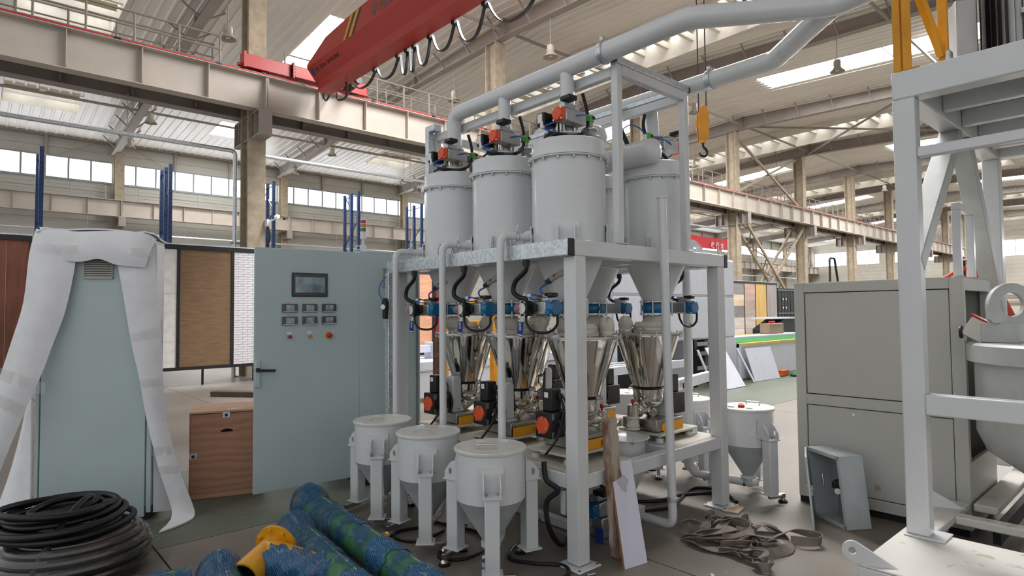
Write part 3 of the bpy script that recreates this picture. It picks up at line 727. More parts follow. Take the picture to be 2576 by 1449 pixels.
def support_frame():
    t = thing('support_frame', 'large light grey steel frame carrying the tanks and feeders', 'frame', (FX0, FY0, 0))
    s = .1
    B = dict(world=True, bevel=.006)
    for x in (FX0, FX1-s):
        for y in (FY0, FY1-s):
            MB().box(x, x+s, y, y+s, .02, 1.89).build('post', GREY, t, **B)
            p = MB().box(x-.05, x+s+.05, y-.05, y+s+.05, 0, .014).build('foot_plate', GREY, t, **B)
            for dx in (-.03, s+.03):
                for dy in (-.03, s+.03): MB().tube((x+dx, y+dy, .014), (x+dx, y+dy, .0155), .009, 10).build('bolt_hole', BLACK, p).location = -Vector((0, 0, 0)) if False else Vector((-t.location.x, -t.location.y, -t.location.z))
    for y in (FY0, FY1-s): MB().box(FX0, FX1, y, y+s, 1.89, 1.99).build('top_beam', GREY, t, **B)
    for x in (FX0, (FX0+FX1-s)/2, FX1-s): MB().box(x, x+s, FY0+s, FY1-s, 1.89, 1.99).build('top_beam', GREY, t, **B)
    for y in (3.19, 3.86): MB().box(FX0+s, FX1-s, y, y+.06, 1.9, 1.99).build('cross_beam', GREY, t, **B)
    for y in (FY0, FY1-s): MB().box(FX0+s, FX1-s, y+.01, y+s-.01, .46, .55).build('lower_beam', GREY, t, **B)
    for x in (FX0, FX1-s): MB().box(x+.01, x+s-.01, FY0+s, FY1-s, .46, .55).build('lower_beam', GREY, t, **B)
    for x in (3.33, 3.85): MB().box(x, x+.06, FY0+s, FY1-s, .47, .545).build('lower_beam', GREY, t, **B)
    DK = mat('dusty_deck_plate', 'cbc3b4', .6, var=.05, scale=5)
    MB().box(FX0+.08, 3.38, FY0+.06, FY1-.06, .545, .553).build('deck_plate', DK, t, **B)
    MB().box(3.9, FX1-.08, FY0+.06, FY1-.06, .545, .553).build('deck_plate', DK, t, **B)
    # upper pipe frame
    for x in (3.195, 3.995):
        for y in (FY0, FY1-.055):
            MB().box(x, x+.055, y, y+.055, 2.0, 3.2).build('upper_post', GREY, t, **B)
            MB().box(x-.03, x+.085, y-.01, y+.085, 1.99, 2.0).build('foot_plate', GREY, t, **B)
        MB().box(x, x+.055, FY0+.055, FY1-.055, 3.12, 3.19).build('upper_beam', GREY, t, **B)
    for y in (FY0, FY1-.055): MB().box(3.25, 3.995, y, y+.055, 3.13, 3.2).build('upper_beam', GREY, t, **B)
    MB().box(3.2, 4.06, FY0-.005, FY0+.06, 3.2, 3.25).build('upper_trunking', GALV, t, **B)
    MB().box(4.06, 4.07, FY0-.008, FY0+.063, 3.197, 3.253).build('trunking_end_cap', BLACK, t, **B)
    MB().box(3.995, 4.05, FY0+.06, FY1, 3.192, 3.235).build('upper_trunking', GALV, t, **B)
    MB().box(3.11, 3.17, FY1-.055, FY1-.0, 2.0, 3.25).build('upper_trunking', GALV, t, **B)
    MB().box(3.11, 3.2, FY1-.14, FY1-.055, 3.19, 3.25).build('upper_trunking', GALV, t, **B)
    # cable trunking round the deck
    TR = mat('spangled_zinc_trunking', 'dde3e6', .38, .55, scale=42, col2='c2cacd', lo=.42, hi=.58, rvar=.08, detail=2)
    MB().box(FX0-.052, FX0, FY0+.012, FY1, 1.888, 1.992).build('cable_trunking', TR, t, **B)
    MB().box(FX0-.054, FX0, FY0, FY0+.012, 1.886, 1.994).build('trunking_end_cap', BLACK, t, **B)
    for y in (2.9, 3.6): MB().box(FX0-.054, FX0, y-.05, y+.05, 1.886, 1.994).build('trunking_joint', GALV, t, **B)
    MB().box(FX1, FX1+.052, FY0+.012, FY1, 1.888, 1.992).build('cable_trunking', TR, t, **B)
    MB().box(FX1, FX1+.054, FY0, FY0+.012, 1.886, 1.994).build('trunking_end_cap', BLACK, t, **B)
    MB().box(2.69, 2.75, FY1-.06, FY1, 0.05, 1.89).build('cable_trunking', TR, t, **B)
    MB().box(2.87, 4.42, 2.62, 2.68, .42, .455).build('cable_trunking', TR, t, **B)
    MB().box(4.36, 4.43, 2.72, 2.95, .553, .615).build('cable_trunking', TR, t, **B)
    MB().box(2.9, 2.915, 2.62, 2.68, .415, .46).build('trunking_end_cap', BLACK, t, **B)
    MB().box(2.80, 2.98, 2.66, 2.70, .28, .43).build('junction_box', GREY, t, **B)
support_frame()

LBL = {'near': 'nearest', 'mid': 'middle', 'far': 'farthest'}
def actuator(t, o, capm, sgn=-1, s=1.):
    # rack and pinion actuator: cap faces the sgn*X side, limit switch on the +Y side
    o = Vector(o); q = lambda x, y, z: o+Vector((-sgn*x*s, y*s, z*s))
    def bx(a, b): 
        p, r = q(*a), q(*b); return MB().box(min(p.x, r.x), max(p.x, r.x), min(p.y, r.y), max(p.y, r.y), min(p.z, r.z), max(p.z, r.z))
    body = bx((.035, -.05, -.05), (.26, .05, .05)).build('actuator_body', ALU, t, bevel=.008)
    cap = bx((.0, -.052, -.052), (.035, .052, .052)).build('actuator_cap', capm, t, bevel=.012)
    R = frame((sgn, 0, 0))
    MB().lathe([(.05*s, 0), (.05*s, .012*s), (.044*s, .02*s), (0, .02*s)], c=q(0, 0, 0), n=24, R=R).build('cap_disc', capm, cap)
    for y in (-.04, .04):
        for z in (-.04, .04): MB().lathe([(.008*s, 0), (.008*s, .012*s), (0, .012*s)], c=q(0, y, z), n=8, R=R).build('bolt', BOLT, cap)
    bx((.08, .05, -.02), (.14, .13, .03)).build('switch_bracket', BLACK, t, bevel=.003)
    sw = bx((-.02, .13, -.055), (.12, .215, .05)).build('limit_switch', BLACK, t, bevel=.012)
    bx((-.028, .145, -.035), (-.02, .195, .035)).build('switch_label', WHITETAG, sw, bevel=.004)
    D = frame((sgn*.7, 1, 0))
    MB().lathe([(.048*s, 0), (.048*s, .006*s), (.04*s, .01*s), (.038*s, .03*s), (.026*s, .05*s), (0, .058*s)], c=q(.03, .215, 0), n=20, R=D).build('clear_dome', GLASSD, sw)
    MB().lathe([(.03*s, 0), (.03*s, .012*s), (.022*s, .03*s), (0, .036*s)], c=q(.03, .217, 0), n=16, R=D).build('red_indicator', REDP, sw)
    # solenoid on top
    bx((.04, -.03, .055), (.16, .03, .095)).build('solenoid_base', ALU, t, bevel=.003)
    bx((.02, -.1, .1), (.11, .0, .135)).build('solenoid_coil', BLACK, t, bevel=.006)
    MB().tube(q(.06, .03, .075), q(.06, .05, .075), .01*s, 8).build('brass_fitting', mat('brass', 'b98b4d', .3, .9), t)
    return t

def side_actuator(t, o, capm, sgn=-1):
    # actuator lying along Y: round cap faces -Y, limit switch on the outer side at the far end
    o = Vector(o); q = lambda x, y, z: o+Vector((-sgn*x, y, z))
    def bx(a, b):
        p, r = q(*a), q(*b); return MB().box(min(p.x, r.x), max(p.x, r.x), min(p.y, r.y), max(p.y, r.y), min(p.z, r.z), max(p.z, r.z))
    bx((-.046, .045, -.046), (.046, .25, .046)).build('actuator_body', ALU, t, bevel=.01)
    bx((-.03, .25, -.03), (.03, .28, .03)).build('actuator_end', ALU, t, bevel=.006)
    cap = bx((-.052, .0, -.052), (.052, .045, .052)).build('actuator_cap', BLUE if capm is None else capm, t, bevel=.014)
    R = frame((0, -1, 0))
    MB().lathe([(.054, -.03), (.054, .012), (.048, .02), (0, .021)], c=q(0, 0, 0), n=28, R=R).build('cap_disc', capm, cap)
    for x in (-.044, .044):
        for z in (-.044, .044): MB().lathe([(.008, 0), (.008, .01), (0, .012)], c=q(x, 0, z), n=8, R=R).build('bolt', BOLT, cap)
    bx((-.07, .12, -.02), (-.046, .165, .025)).build('switch_bracket', BLACK, t, bevel=.003)
    sw = bx((-.115, .155, -.05), (-.05, .215, .05)).build('limit_switch', BLACK, t, bevel=.012)
    MB().lathe([(0, 0), (.016, 0), (.036, .0), (.036, .005), (0, .006)], c=q(-.115, .19, 0), n=20, R=frame((sgn, .15, 0))).build('switch_label', WHITETAG, sw)
    for y in (.165, .205):
        for z in (-.04, .04): MB().lathe([(.007, 0), (.007, .006), (0, .007)], c=q(-.115, y, z), n=8, R=frame((sgn, 0, 0))).build('switch_screw', BOLT, sw)
    D = frame((sgn*.55, 1, 0))
    MB().lathe([(.046, 0), (.046, .008), (.039, .012), (.037, .034), (.026, .054), (0, .062)], c=q(-.085, .217, 0), n=24, R=D).build('clear_dome', GLASSD, sw)
    MB().lathe([(.031, 0), (.031, .02), (.022, .038), (0, .044)], c=q(-.085, .219, 0), n=18, R=D).build('red_indicator', REDP, sw)
    bx((-.035, .03, .046), (.035, .12, .07)).build('solenoid_base', ALU, t, bevel=.003); bx((-.03, .04, .072), (.03, .11, .09)).build('solenoid_base', ALU, t, bevel=.003)
    bx((-.03, .0, .072), (.03, .075, .1)).build('solenoid_coil', BLACK, t, bevel=.008)
    for z in (.058, .08): MB().tube(q(-.035, .1, z), q(-.05, .105, z), .008, 8).build('brass_fitting', mat('brass', 'b98b4d', .3, .9), t)
    MB().cbox(q(-.06, .17, .085), (.03, .035, .02)).build('tee_fitting', WHITETAG, t, bevel=.004)
    MB().path(smooth_pts([q(-.05, .105, .08), q(-.075, .13, .09), q(-.06, .17, .085)]), .005, 6).build('air_line', BLUETUBE, t)
    MB().path(smooth_pts([q(-.05, .105, .058), q(-.08, .14, .062), q(-.06, .18, .08)]), .005, 6).build('air_line', BLUETUBE, t)

def storage_tank(name, label, x, y, mirror=False):
    t = thing(name, label, 'tank', (x, y, 1.99), group='grey storage tanks on the frame')
    sg = 1 if mirror else -1
    R_ = .257; z0 = 1.99
    body = MB().lathe([(R_, -.03), (R_, .6)], n=48)
    body.build('shell', GREY, t)
    MB().lathe([(.285, .592), (.285, .6), (R_, .6), (R_, .592)], n=48).build('body_flange', GREY, t)
    MB().lathe([(.285, .603), (.285, .611), (R_, .611), (R_, .72), (R_-.006, .725), (0, .727)], n=48).build('lid', GREY, t)
    for i in range(16):
        a = 2*PI*i/16+.1; p = Vector((.271*math.cos(a), .271*math.sin(a), 0))
        MB().lathe([(0, .575), (.008, .575), (.008, .592)], c=p, n=8).build('flange_bolt', BOLT, t)
    MB().lathe([(R_, -.03), (.11, -.36), (.11, -.37), (.0, -.37)], n=40).build('cone', GREY, t)
    for a in ((-2.45, -.85, .75, 2.3)):
        c, s_ = math.cos(a), math.sin(a); rad = Vector((c, s_, 0)); tan = Vector((-s_, c, 0)); up = Vector((0, 0, 1))
        br = MB().cbox(rad*(R_+.003)+up*.07, (.008, .17, .15), Matrix((rad, tan, up)).transposed()).build('lug_pad', GREY, t)
        for d in (-.055, .055):
            outer = [(0, 0), (.11, 0), (.11, .05), (.05, .12), (0, .12)]
            M = M4(rad, up, -tan, rad*(R_-.005)+tan*(d+.004)+up*.0)
            k = 20; hole = [(.06+.02*math.cos(i*2*PI/k), .05+.02*math.sin(i*2*PI/k)) for i in range(k)]
            # outline resampled to match the hole
            per = []; seg = list(zip(outer, outer[1:]+outer[:1])); L_ = [math.dist(p, q) for p, q in seg]; tot = sum(L_)
            for i in range(k):
                an = i*2*PI/k; dx, dy = math.cos(an), math.sin(an); best = None
                for p, q in seg:
                    ex, ey = q[0]-p[0], q[1]-p[1]; den = dx*ey-dy*ex
                    if abs(den) < 1e-9: continue
                    u = ((p[0]-.06)*ey-(p[1]-.05)*ex)/den; w = ((p[0]-.06)*dy-(p[1]-.05)*dx)/den
                    if u > 0 and -1e-6 <= w <= 1+1e-6 and (best is None or u < best): best = u
                per.append((.06+dx*best, .05+dy*best))
            MB().ring_prism(per, hole, .008, M).build('lug_gusset', GREY, br)
        MB().cbox(rad*(R_+.05)+up*.004, (.12, .13, .008), Matrix((rad, tan, up)).transposed()).build('lug_foot', GREY, br)
    # inlet valve on the lid
    MB().lathe([(.055, .72), (.055, .79), (.085, .79), (.085, .802), (.05, .802)], n=28).build('inlet_stub', GREY, t)
    for a in (.4, 1.97, 3.54, 5.11): MB().tube((.068*math.cos(a), .068*math.sin(a), .8), (.068*math.cos(a), .068*math.sin(a), .97), .008, 8).build('valve_rod', STEEL, t)
    MB().lathe([(.045, .802), (.045, .96)], n=24).build('valve_core', STEEL2, t)
    MB().lathe([(.05, .955), (.085, .955), (.085, .97), (.05, .97)], n=28).build('riser_flange', GREY, t)
    actuator(t, (sg*.19, -.09, .885), ORANGE, sg, .9)
    # pulse valves
    for k, (px, py) in enumerate(((-sg*.16, -.06), (-sg*.02, .17))):
        v = MB().lathe([(.028, .727), (.028, .76), (.036, .765), (.036, .8), (.03, .81), (.045, .835), (.06, .84), (.06, .85), (.05, .858), (.03, .865), (.025, .9), (0, .9)], c=(px, py, 0), n=18).build('pulse_valve', ALU, t)
        MB().tube((px, py, .8), (px-sg*.1, py, .8), .028, 14).build('valve_outlet', ALU, v)
        MB().cbox((px, py, .928), (.05, .05, .055)).build('green_connector', GREEN, v, bevel=.005)
        MB().cbox((px+.02, py-.027, .935), (.025, .006, .02)).build('connector_window', BLACK, v)
    # air lines and conduit
    MB().path(smooth_pts([(sg*.17, .08, .93), (sg*.2, .06, .84), (sg*.17, .02, .8), (sg*.1, -.02, .79)]), .006, 6).build('air_line', BLUETUBE, t)
    MB().path(smooth_pts([(sg*.2, .02, .83), (sg*.16, -.08, .85), (sg*.02, -.14, .9), (-sg*.12, -.1, .93)]), .006, 6).build('air_line', BLUETUBE, t)
    MB().cbox((sg*.2, .05, .84), (.025, .025, .05)).build('tee_fitting', WHITETAG, t, bevel=.004)
    conduit([(-sg*.14, -.02, 1.12), (-sg*.17, -.03, 1.0), (-sg*.12, -.08, .86), (0, -.12, .775), (sg*.08, -.04, .765), (sg*.13, .06, .8)], .014, 'conduit', t)
    conduit([(sg*.12, .12, .74), (sg*.16, .06, .77), (sg*.13, -.02, .78), (sg*.07, -.06, .775)], .008, 'signal_cable', t, rib=False)
    # vibrator on the cone
    M = Matrix.Rotation(.5, 3, 'Y') if sg > 0 else Matrix.Rotation(-.5, 3, 'Y')
    vb = MB().cbox((sg*.16, -.04, -.2), (.05, .13, .04), Matrix.Rotation(-.35, 3, 'X')).build('vibrator', mat('vibrator_cast', 'b9b6ab', .5), t, bevel=.006)
    MB().cbox((sg*.172, .035, -.235), (.03, .05, .03), Matrix.Rotation(-.35, 3, 'X')).build('vibrator_plug', BLACK, vb, bevel=.004)
    MB().cbox((sg*.187, -.03, -.2), (.004, .02, .012), Matrix.Rotation(-.35, 3, 'X')).build('red_label', REDP, vb)
    conduit([(sg*.175, .04, -.25), (sg*.22, .06, -.28), (sg*.24, .04, -.31), (sg*.25, -.0, -.33)], .006, 'air_line', t, rib=False, m=BLUETUBE)
    # butterfly valve under the cone
    for z in (-.375, -.47): MB().lathe([(.05, z), (.135, z), (.135, z+.008), (.05, z+.008)], n=32).build('steel_flange', BOLT, t)
    wf = MB().lathe([(.05, -.46), (.11, -.46), (.118, -.44), (.118, -.40), (.11, -.378), (.05, -.378)], n=28).build('valve_wafer', BLUE, t)
    for i in range(8):
        a = 2*PI*(i+.5)/8; c = Vector((.124*math.cos(a), .124*math.sin(a), 0))
        MB().tube(c+Vector((0, 0, -.485)), c+Vector((0, 0, -.352)), .006, 6).build('stud_bolt', BOLT, t)
        if i % 2: MB().cbox(c*.93+Vector((0, 0, -.42)), (.03, .03, .04), Rz(a)).build('wafer_lug', BLUE, wf, bevel=.005)
    side_actuator(t, (sg*.30, -.15, -.42), BLUE, sg)
    if not mirror:
        MB().cbox((sg*.035-.32, .125, -.545), (.003, .055, .125), Matrix.Rotation(.12, 3, 'X')).build('blue_tag', BLUETAG, t)
        MB().cbox((sg*.035-.322, .118, -.492), (.003, .055, .03), Matrix.Rotation(.12, 3, 'X')).build('tag_head', WHITETAG, t)
        text_mesh('tag_lettering', '合\n格\n證', .026, M4((0, -1, 0), (0, 0, 1), (-1, 0, 0), (sg*.035-.3235, .125, -.53)), WHITETAG, t)
        MB().cbox((sg*.035-.3225, .13, -.597), (.003, .05, .008), Matrix.Rotation(.12, 3, 'X')).build('tag_foot', WHITETAG, t)
        MB().lathe([(0, 0), (.007, 0), (.007, .001), (0, .001)], c=(sg*.035-.3237, .135, -.49), n=14, R=frame((-1, 0, 0))).build('tag_logo', REDP, t)
    else:
        MB().cbox((.31, -.12, -.53), (.05, .003, .09)).build('metal_tag', GALV, t)
    conduit([(sg*.38, .04, -.465), (sg*.385, .03, -.52), (sg*.37, -.02, -.57), (sg*.33, -.11, -.575), (sg*.31, -.17, -.53), (sg*.31, -.175, -.46)], .009, 'drain_loop', t, rib=False)
    conduit([(sg*.4, .015, -.10), (sg*.4, .02, -.17), (sg*.4, .12, -.24), (sg*.4, .14, -.31), (sg*.39, .09, -.345), (sg*.385, .045, -.355), (sg*.38, .035, -.375)], .017, 'conduit', t)
    MB().tube((sg*.4, .015, -.14), (sg*.4, .015, -.1), .024, 8).build('cable_gland', BLACK, t)
    # canvas sleeve
    prof = [(.085, -.475), (.1, -.5), (.105, -.53), (.12, -.56), (.118, -.585), (.12, -.6)]
    mb = MB(); n = 40
    vs = []; 
    for j, (r, z) in enumerate(prof):
        for i in range(n):
            a = 2*PI*i/n; w = 1+.05*math.sin(7*a+j*1.1)+.03*math.sin(13*a-j*.7) if 0 < j < 5 else 1
            vs.append((r*w*math.cos(a)-sg*.09*max(0, j-1)/4, r*w*math.sin(a), z))
    mb.add(vs, [(j*n+i, j*n+(i+1) % n, (j+1)*n+(i+1) % n, (j+1)*n+i) for j in range(len(prof)-1) for i in range(n)])
    mb.build('canvas_sleeve', CANVAS, t, ang=60)
    return t
storage_tank('storage_tank', 'grey storage tank at the front left corner of the frame, largest in view', TXL, TY[0])
storage_tank('storage_tank', 'grey storage tank in the middle of the left row, second from left', TXL, TY[1])
storage_tank('storage_tank', 'grey storage tank farthest left in the row, beside the drop elbow', TXL, TY[2])
storage_tank('storage_tank', 'grey storage tank at the front right behind the free-standing pipe', TXR, TY[0], True)
storage_tank('storage_tank', 'grey storage tank mostly hidden between the two upper posts', TXR, TY[1], True)
storage_tank('storage_tank', 'grey storage tank hidden at the back right of the frame', TXR, TY[2], True)

def air_vessel(label, x, y0, y1, z, r):
    t = thing('air_vessel', label, 'vessel', (x, (y0+y1)/2, z), group='pulse air vessels')
    h = (y1-y0)/2; R = frame((0, -1, 0))
    MB().lathe([(r, -h), (r, h)], n=36, R=R).build('shell', GREY, t)
    for s in (-1, 1):
        MB().lathe([(r+.001, s*(h-.01)), (r+.001, s*(h+.0)), (r*.97, s*(h+r*.22)), (r*.82, s*(h+r*.5)), (r*.5, s*(h+r*.7)), (0, s*(h+r*.78))], n=36, R=R).build('dished_end', GREY, t)
    MB().tube((0, -h+.05, r-.005), (0, -h+.05, r+.04), .014, 10).build('nozzle', GALV, t)
    MB().path(smooth_pts([(0, -h+.05, r+.03), (-.02, -h+.08, r+.09), (-.08, -h+.14, r+.12), (-.14, -h+.22, r+.05)]), .006, 6).build('air_line', BLUETUBE, t)
    for y in (-h*.45, h*.45): MB().lathe([(r+.002, y-.012), (r+.004, y-.012), (r+.004, y+.012), (r+.002, y+.012)], n=36, R=frame((0, 1, 0))).build('saddle_band', GREY, t)
air_vessel('small domed air vessel behind the largest tank', 3.5, 2.95, 4.4, 2.855, .088)
air_vessel('domed horizontal air vessel resting over the right-hand tanks', 3.86, 2.72, 4.35, 2.762, .094)

def piping():
    r = .066
    t = thing('conveying_pipe', 'thick grey vacuum pipe over the left tank row bending away to the right', 'pipe', (TXL, FY0, 3.2))
    P = fillet([(TXL, TY[2], 2.96), (TXL, TY[2], 3.265), (TXL, 1.93, 3.265)], .12, 8)[:-1]
    P += fillet([(TXL, 2.3, 3.265), (TXL, 1.93, 3.265), (3.70, 1.34, 3.30), (3.76, .3, 3.42), (3.8, -2.5, 3.75)], .16, 6)[1:]
    MB().path(P, r, 24).build('pipe_run', GREY, t, world=True)
    for y in TY[:2]: MB().tube((TXL, y, 2.96), (TXL, y, 3.24), .05, 24).build('riser', GREY, t, world=True)
    t2 = thing('conveying_pipe', 'grey vacuum pipe of the right tank row rising to join the thick pipe', 'pipe', (TXR, FY0, 3.2))
    P = fillet([(4.12, TY[2], 2.96), (4.12, TY[2], 3.265), (4.12, 1.88, 3.265), (3.72, 1.36, 3.3)], .14, 8)
    MB().path(P, r, 24).build('pipe_run', GREY, t2, world=True)
    for y in TY[:2]: MB().tube((TXR, y, 2.96), (4.12, y, 3.24), .05, 24).build('riser', GREY, t2, world=True)
    for x, y, tt in ((TXL, 2.56, t), (4.12, 2.36, t2), (TXL, 1.9, None)):
        if tt is None: continue
        c = MB().lathe([(r+.001, -.02), (r+.009, -.02), (r+.013, 0), (r+.009, .02), (r+.001, .02)], c=(x, y, 3.265), n=28, R=frame((0, 1, 0))).build('pipe_clamp', GALV, tt, world=True)
        MB().cbox((x-.02, y, 3.265+r+.02), (.03, .03, .03)).build('clamp_latch', BOLT, tt, world=True, bevel=.004)
        MB().path([(x+.0, y-.02, 3.265+r+.02), (x+.05, y-.02, 3.265+r+.02), (x+.06, y+.02, 3.265+r+.005)], .005, 6).build('clamp_lever', BOLT, tt, world=True)
    # inlet pipes with elbows from the floor hoppers
    labs = ['thin grey feed pipe with elbow at the front tank', 'thin grey feed pipe with elbow at the second tank', 'thin grey feed pipe with elbow beside the control cabinet']
    for y, lb in zip(TY, labs):
        p = thing('feed_pipe', lb, 'pipe', (2.66, y+.19, 0), group='thin feed pipes')
        yy = y+.19
        MB().path(fillet([(2.42, y+.02, .10), (2.60, y+.14, .10), (2.66, yy, .2), (2.66, yy, 2.06), (2.99, yy-.03, 2.065)], .07, 7), .0265, 16).build('pipe_run', GREY, p, world=True)
        c = Vector((2.79, yy-.012, 2.0615))
        MB().lathe([(.027, -.012), (.032, -.012), (.036, 0), (.032, .012), (.027, .012)], c=c, n=20, R=frame((1, -.09, 0))).build('clamp_ring', GALV, p, world=True)
        MB().path([c+Vector((0, -.01, .034)), c+Vector((0, -.012, .055)), c+Vector((.008, -.014, .075))], .006, 6).build('clamp_bolt', BOLT, p, world=True)
        MB().lathe([(.026, 0), (.026, .02)], c=(2.98, yy-.03, 2.065), n=12, R=frame((1, 0, 0))).build('socket', GREY, p, world=True)
    # free-standing pipe in front
    p = thing('riser_pipe', 'tall thin grey pipe standing in front of the frame with floor elbow', 'pipe', (3.64, 2.45, 0))
    MB().path(fillet([(3.60, 2.455, 2.335), (3.655, 2.45, .07), (3.66, 2.85, .07)], .07, 7), .03, 18).build('pipe_run', GREY, p, world=True)
    MB().lathe([(.03, -.006), (.035, -.006), (.035, .004), (.03, .004)], c=(3.60, 2.455, 2.335), n=18).build('pipe_rim', GREY, p, world=True)
    MB().lathe([(.031, -.016), (.037, -.012), (.037, .012), (.031, .016)], c=(3.65, 2.45, .25), n=18).build('clamp_ring', GALV, p, world=True)
    MB().cbox((3.685, 2.43, .25), (.03, .025, .02)).build('clamp_bolt', BOLT, p, world=True, bevel=.003)
    p = thing('open_pipe', 'short grey pipe with open end lying on the frame top', 'pipe', (4.1, 2.85, 2.02))
    mb = MB(); d0, d1 = Vector((4.18, 2.66, 2.055)), Vector((3.98, 3.35, 2.05)); R = frame(d1-d0); L_ = (d1-d0).length
    mb.lathe([(.028, .1), (.028, 0), (.035, 0), (.035, .02), (.034, L_), (.0, L_)], c=d0, n=24, R=R); mb.lathe([(0, .1), (.028, .1)], c=d0, n=24, R=R)
    mb.build('pipe_run', GREY, p, world=True)
    p = thing('feed_pipe', 'grey feed pipe curving down behind the right front post', 'pipe', (4.6, 3.05, 0))
    MB().path(fillet([(4.3, 3.02, 2.08), (4.72, 2.98, 2.08), (4.72, 2.98, .14), (4.92, 2.6, .1)], .1, 7), .035, 16).build('pipe_run', GREY, p, world=True)
    MB().lathe([(.036, -.014), (.042, -.01), (.042, .01), (.036, .014)], c=(4.56, 2.995, 2.08), n=20, R=frame((1, 0, 0))).build('clamp_ring', GALV, p, world=True)
    for z in (.42, .55): MB().lathe([(.036, -.01), (.042, -.008), (.042, .008), (.036, .01)], c=(4.72, 2.98, z), n=20).build('clamp_ring', GALV, p, world=True)
piping()

def upper_conduits():
    t = thing('overhead_conduit', 'black corrugated hose arching from the right-hand beam to the right tank', 'hose', (3.97, 3.1, 3.2))
    conduit([(3.96, 3.12, 3.2), (3.9, 3.1, 3.22), (3.88, 3.06, 3.1), (3.93, 3.0, 2.9), (3.98, 2.96, 2.78)], .02, 'hose', t, world=True)
    MB().tube((3.96, 3.12, 3.19), (3.9, 3.1, 3.225), .026, 10).build('cable_gland', BLACK, t, world=True)
upper_conduits()

# ---------------- loss-in-weight feeders
def feeder(label, x, y, mirror):
    t = thing('screw_feeder', label, 'feeder', (x, y, .553), PI if mirror else 0, group='stainless screw feeders')
    Z = lambda z: z-.553
    MB().lathe([(.262, Z(1.352)), (.262, Z(1.356)), (.25, Z(1.356)), (.118, Z(.955)), (.116, Z(.955)), (.248, Z(1.352))], n=48).build('hopper_cone', STEEL, t)
    MB().lathe([(.27, Z(1.358)), (.275, Z(1.36)), (.275, Z(1.372)), (.0, Z(1.374))], n=48).build('hopper_lid', STEEL2, t)
    for i in range(14):
        a = 2*PI*i/14; MB().tube((.266*math.cos(a), .266*math.sin(a), Z(1.335)), (.266*math.cos(a), .266*math.sin(a), Z(1.39)), .006, 6).build('lid_bolt', BOLT, t)
    # canvas collar and vent bag on the lid
    MB().lathe([(.135, Z(1.374)), (.137, Z(1.40)), (.125, Z(1.412)), (.128, Z(1.43)), (.105, Z(1.46))], c=(-.03, 0, 0), n=32).build('lid_collar', CANVAS, t)
    MB().lathe([(.128, Z(1.402)), (.139, Z(1.402)), (.139, Z(1.409)), (.128, Z(1.409))], c=(-.03, 0, 0), n=32).build('hose_clip', BOLT, t)
    n = 24; mb = MB(); vs = []
    prof = [(.055, 1.374), (.056, 1.40), (.05, 1.405), (.057, 1.43), (.058, 1.46), (.045, 1.485), (.02, 1.5), (.001, 1.498)]
    for j, (r, z) in enumerate(prof):
        for i in range(n):
            a = 2*PI*i/n; w = 1+(.07*math.sin(5*a+j)+.04*math.sin(9*a-j*2) if 2 < j < 7 else 0); vs.append((.12+r*w*math.cos(a)+.004*(j > 4), -.12+r*w*math.sin(a), Z(z)+(.012*math.sin(3*a) if j in (5, 6) else 0)))
    mb.add(vs, [(j*n+i, j*n+(i+1) % n, (j+1)*n+(i+1) % n, (j+1)*n+i) for j in range(len(prof)-1) for i in range(n)])
    mb.build('vent_bag', CANVAS, t, ang=60)
    MB().lathe([(.05, Z(1.39)), (.06, Z(1.39)), (.06, Z(1.397)), (.05, Z(1.397))], c=(.12, -.12, 0), n=24).build('hose_clip', BOLT, t)
    # bowl
    MB().lathe([(.122, Z(.958)), (.122, Z(.95)), (.128, Z(.945)), (.122, Z(.938)), (.122, Z(.958))], n=40).build('clamp_band', BLACK, t)
    MB().lathe([(.121, Z(.94)), (.121, Z(.92)), (.116, Z(.92)), (.117, Z(.88)), (.11, Z(.84)), (.085, Z(.805)), (.05, Z(.785)), (0, Z(.78))], n=40).build('bowl', STEEL, t)
    MB().cbox((.02, -.125, Z(.947)), (.06, .03, .022)).build('clamp_latch', BOLT, t, bevel=.004)
    MB().tube((-.06, 0, Z(.79)), (.16, 0, Z(.775)), .038, 24).build('screw_barrel', STEEL, t)
    MB().tube((-.05, 0, Z(.745)), (.02, 0, Z(.8)), .05, 20, r1=.06).build('screw_housing', STEEL, t)
    MB().lathe([(.05, -.0), (.05, .02)], c=(.13, 0, Z(.775)), n=24, R=frame((1, 0, -.07))).build('barrel_nut', STEEL, t)
    MB().cbox((.09, -.037, Z(.795)), (.04, .004, .03)).build('warning_label', WHITETAG, t)
    # outlet cup with red knob, canvas boot
    MB().lathe([(.045, Z(.73)), (.045, Z(.83)), (.0, Z(.832))], c=(.2, 0, 0), n=28).build('outlet_cup', STEEL, t)
    MB().lathe([(0, Z(.832)), (.006, Z(.832)), (.006, Z(.842)), (.012, Z(.845)), (.016, Z(.858)), (.012, Z(.87)), (0, Z(.874))], c=(.2, 0, 0), n=16).build('red_knob', REDP, t)
    MB().lathe([(.047, Z(.745)), (.05, Z(.73)), (.046, Z(.715)), (.044, Z(.695)), (.05, Z(.675)), (.048, Z(.66)), (.055, Z(.645))], c=(.2, 0, 0), n=28).build('canvas_boot', CANVAS, t)
    for z in (.722, .658): MB().lathe([(.046, Z(z)), (.051, Z(z)), (.051, Z(z+.007)), (.046, Z(z+.007))], c=(.2, 0, 0), n=28).build('hose_clip', BOLT, t)
    # weighing base
    MB().box(-.23, .12, -.16, .16, Z(.63), Z(.715)).build('weigh_base', STEEL2, t, bevel=.004)
    MB().box(-.36, .14, -.19, .21, Z(.605), Z(.622)).build('base_plate', mat('pale_base_plate', 'cfc9bb', .5), t, bevel=.003)
    for px in (-.31, .09):
        for py in (-.14, .16): MB().lathe([(.03, 0), (.03, .03), (.01, .032), (.01, .052)], c=(px, py, 0), n=16).build('levelling_foot', GREY, t)
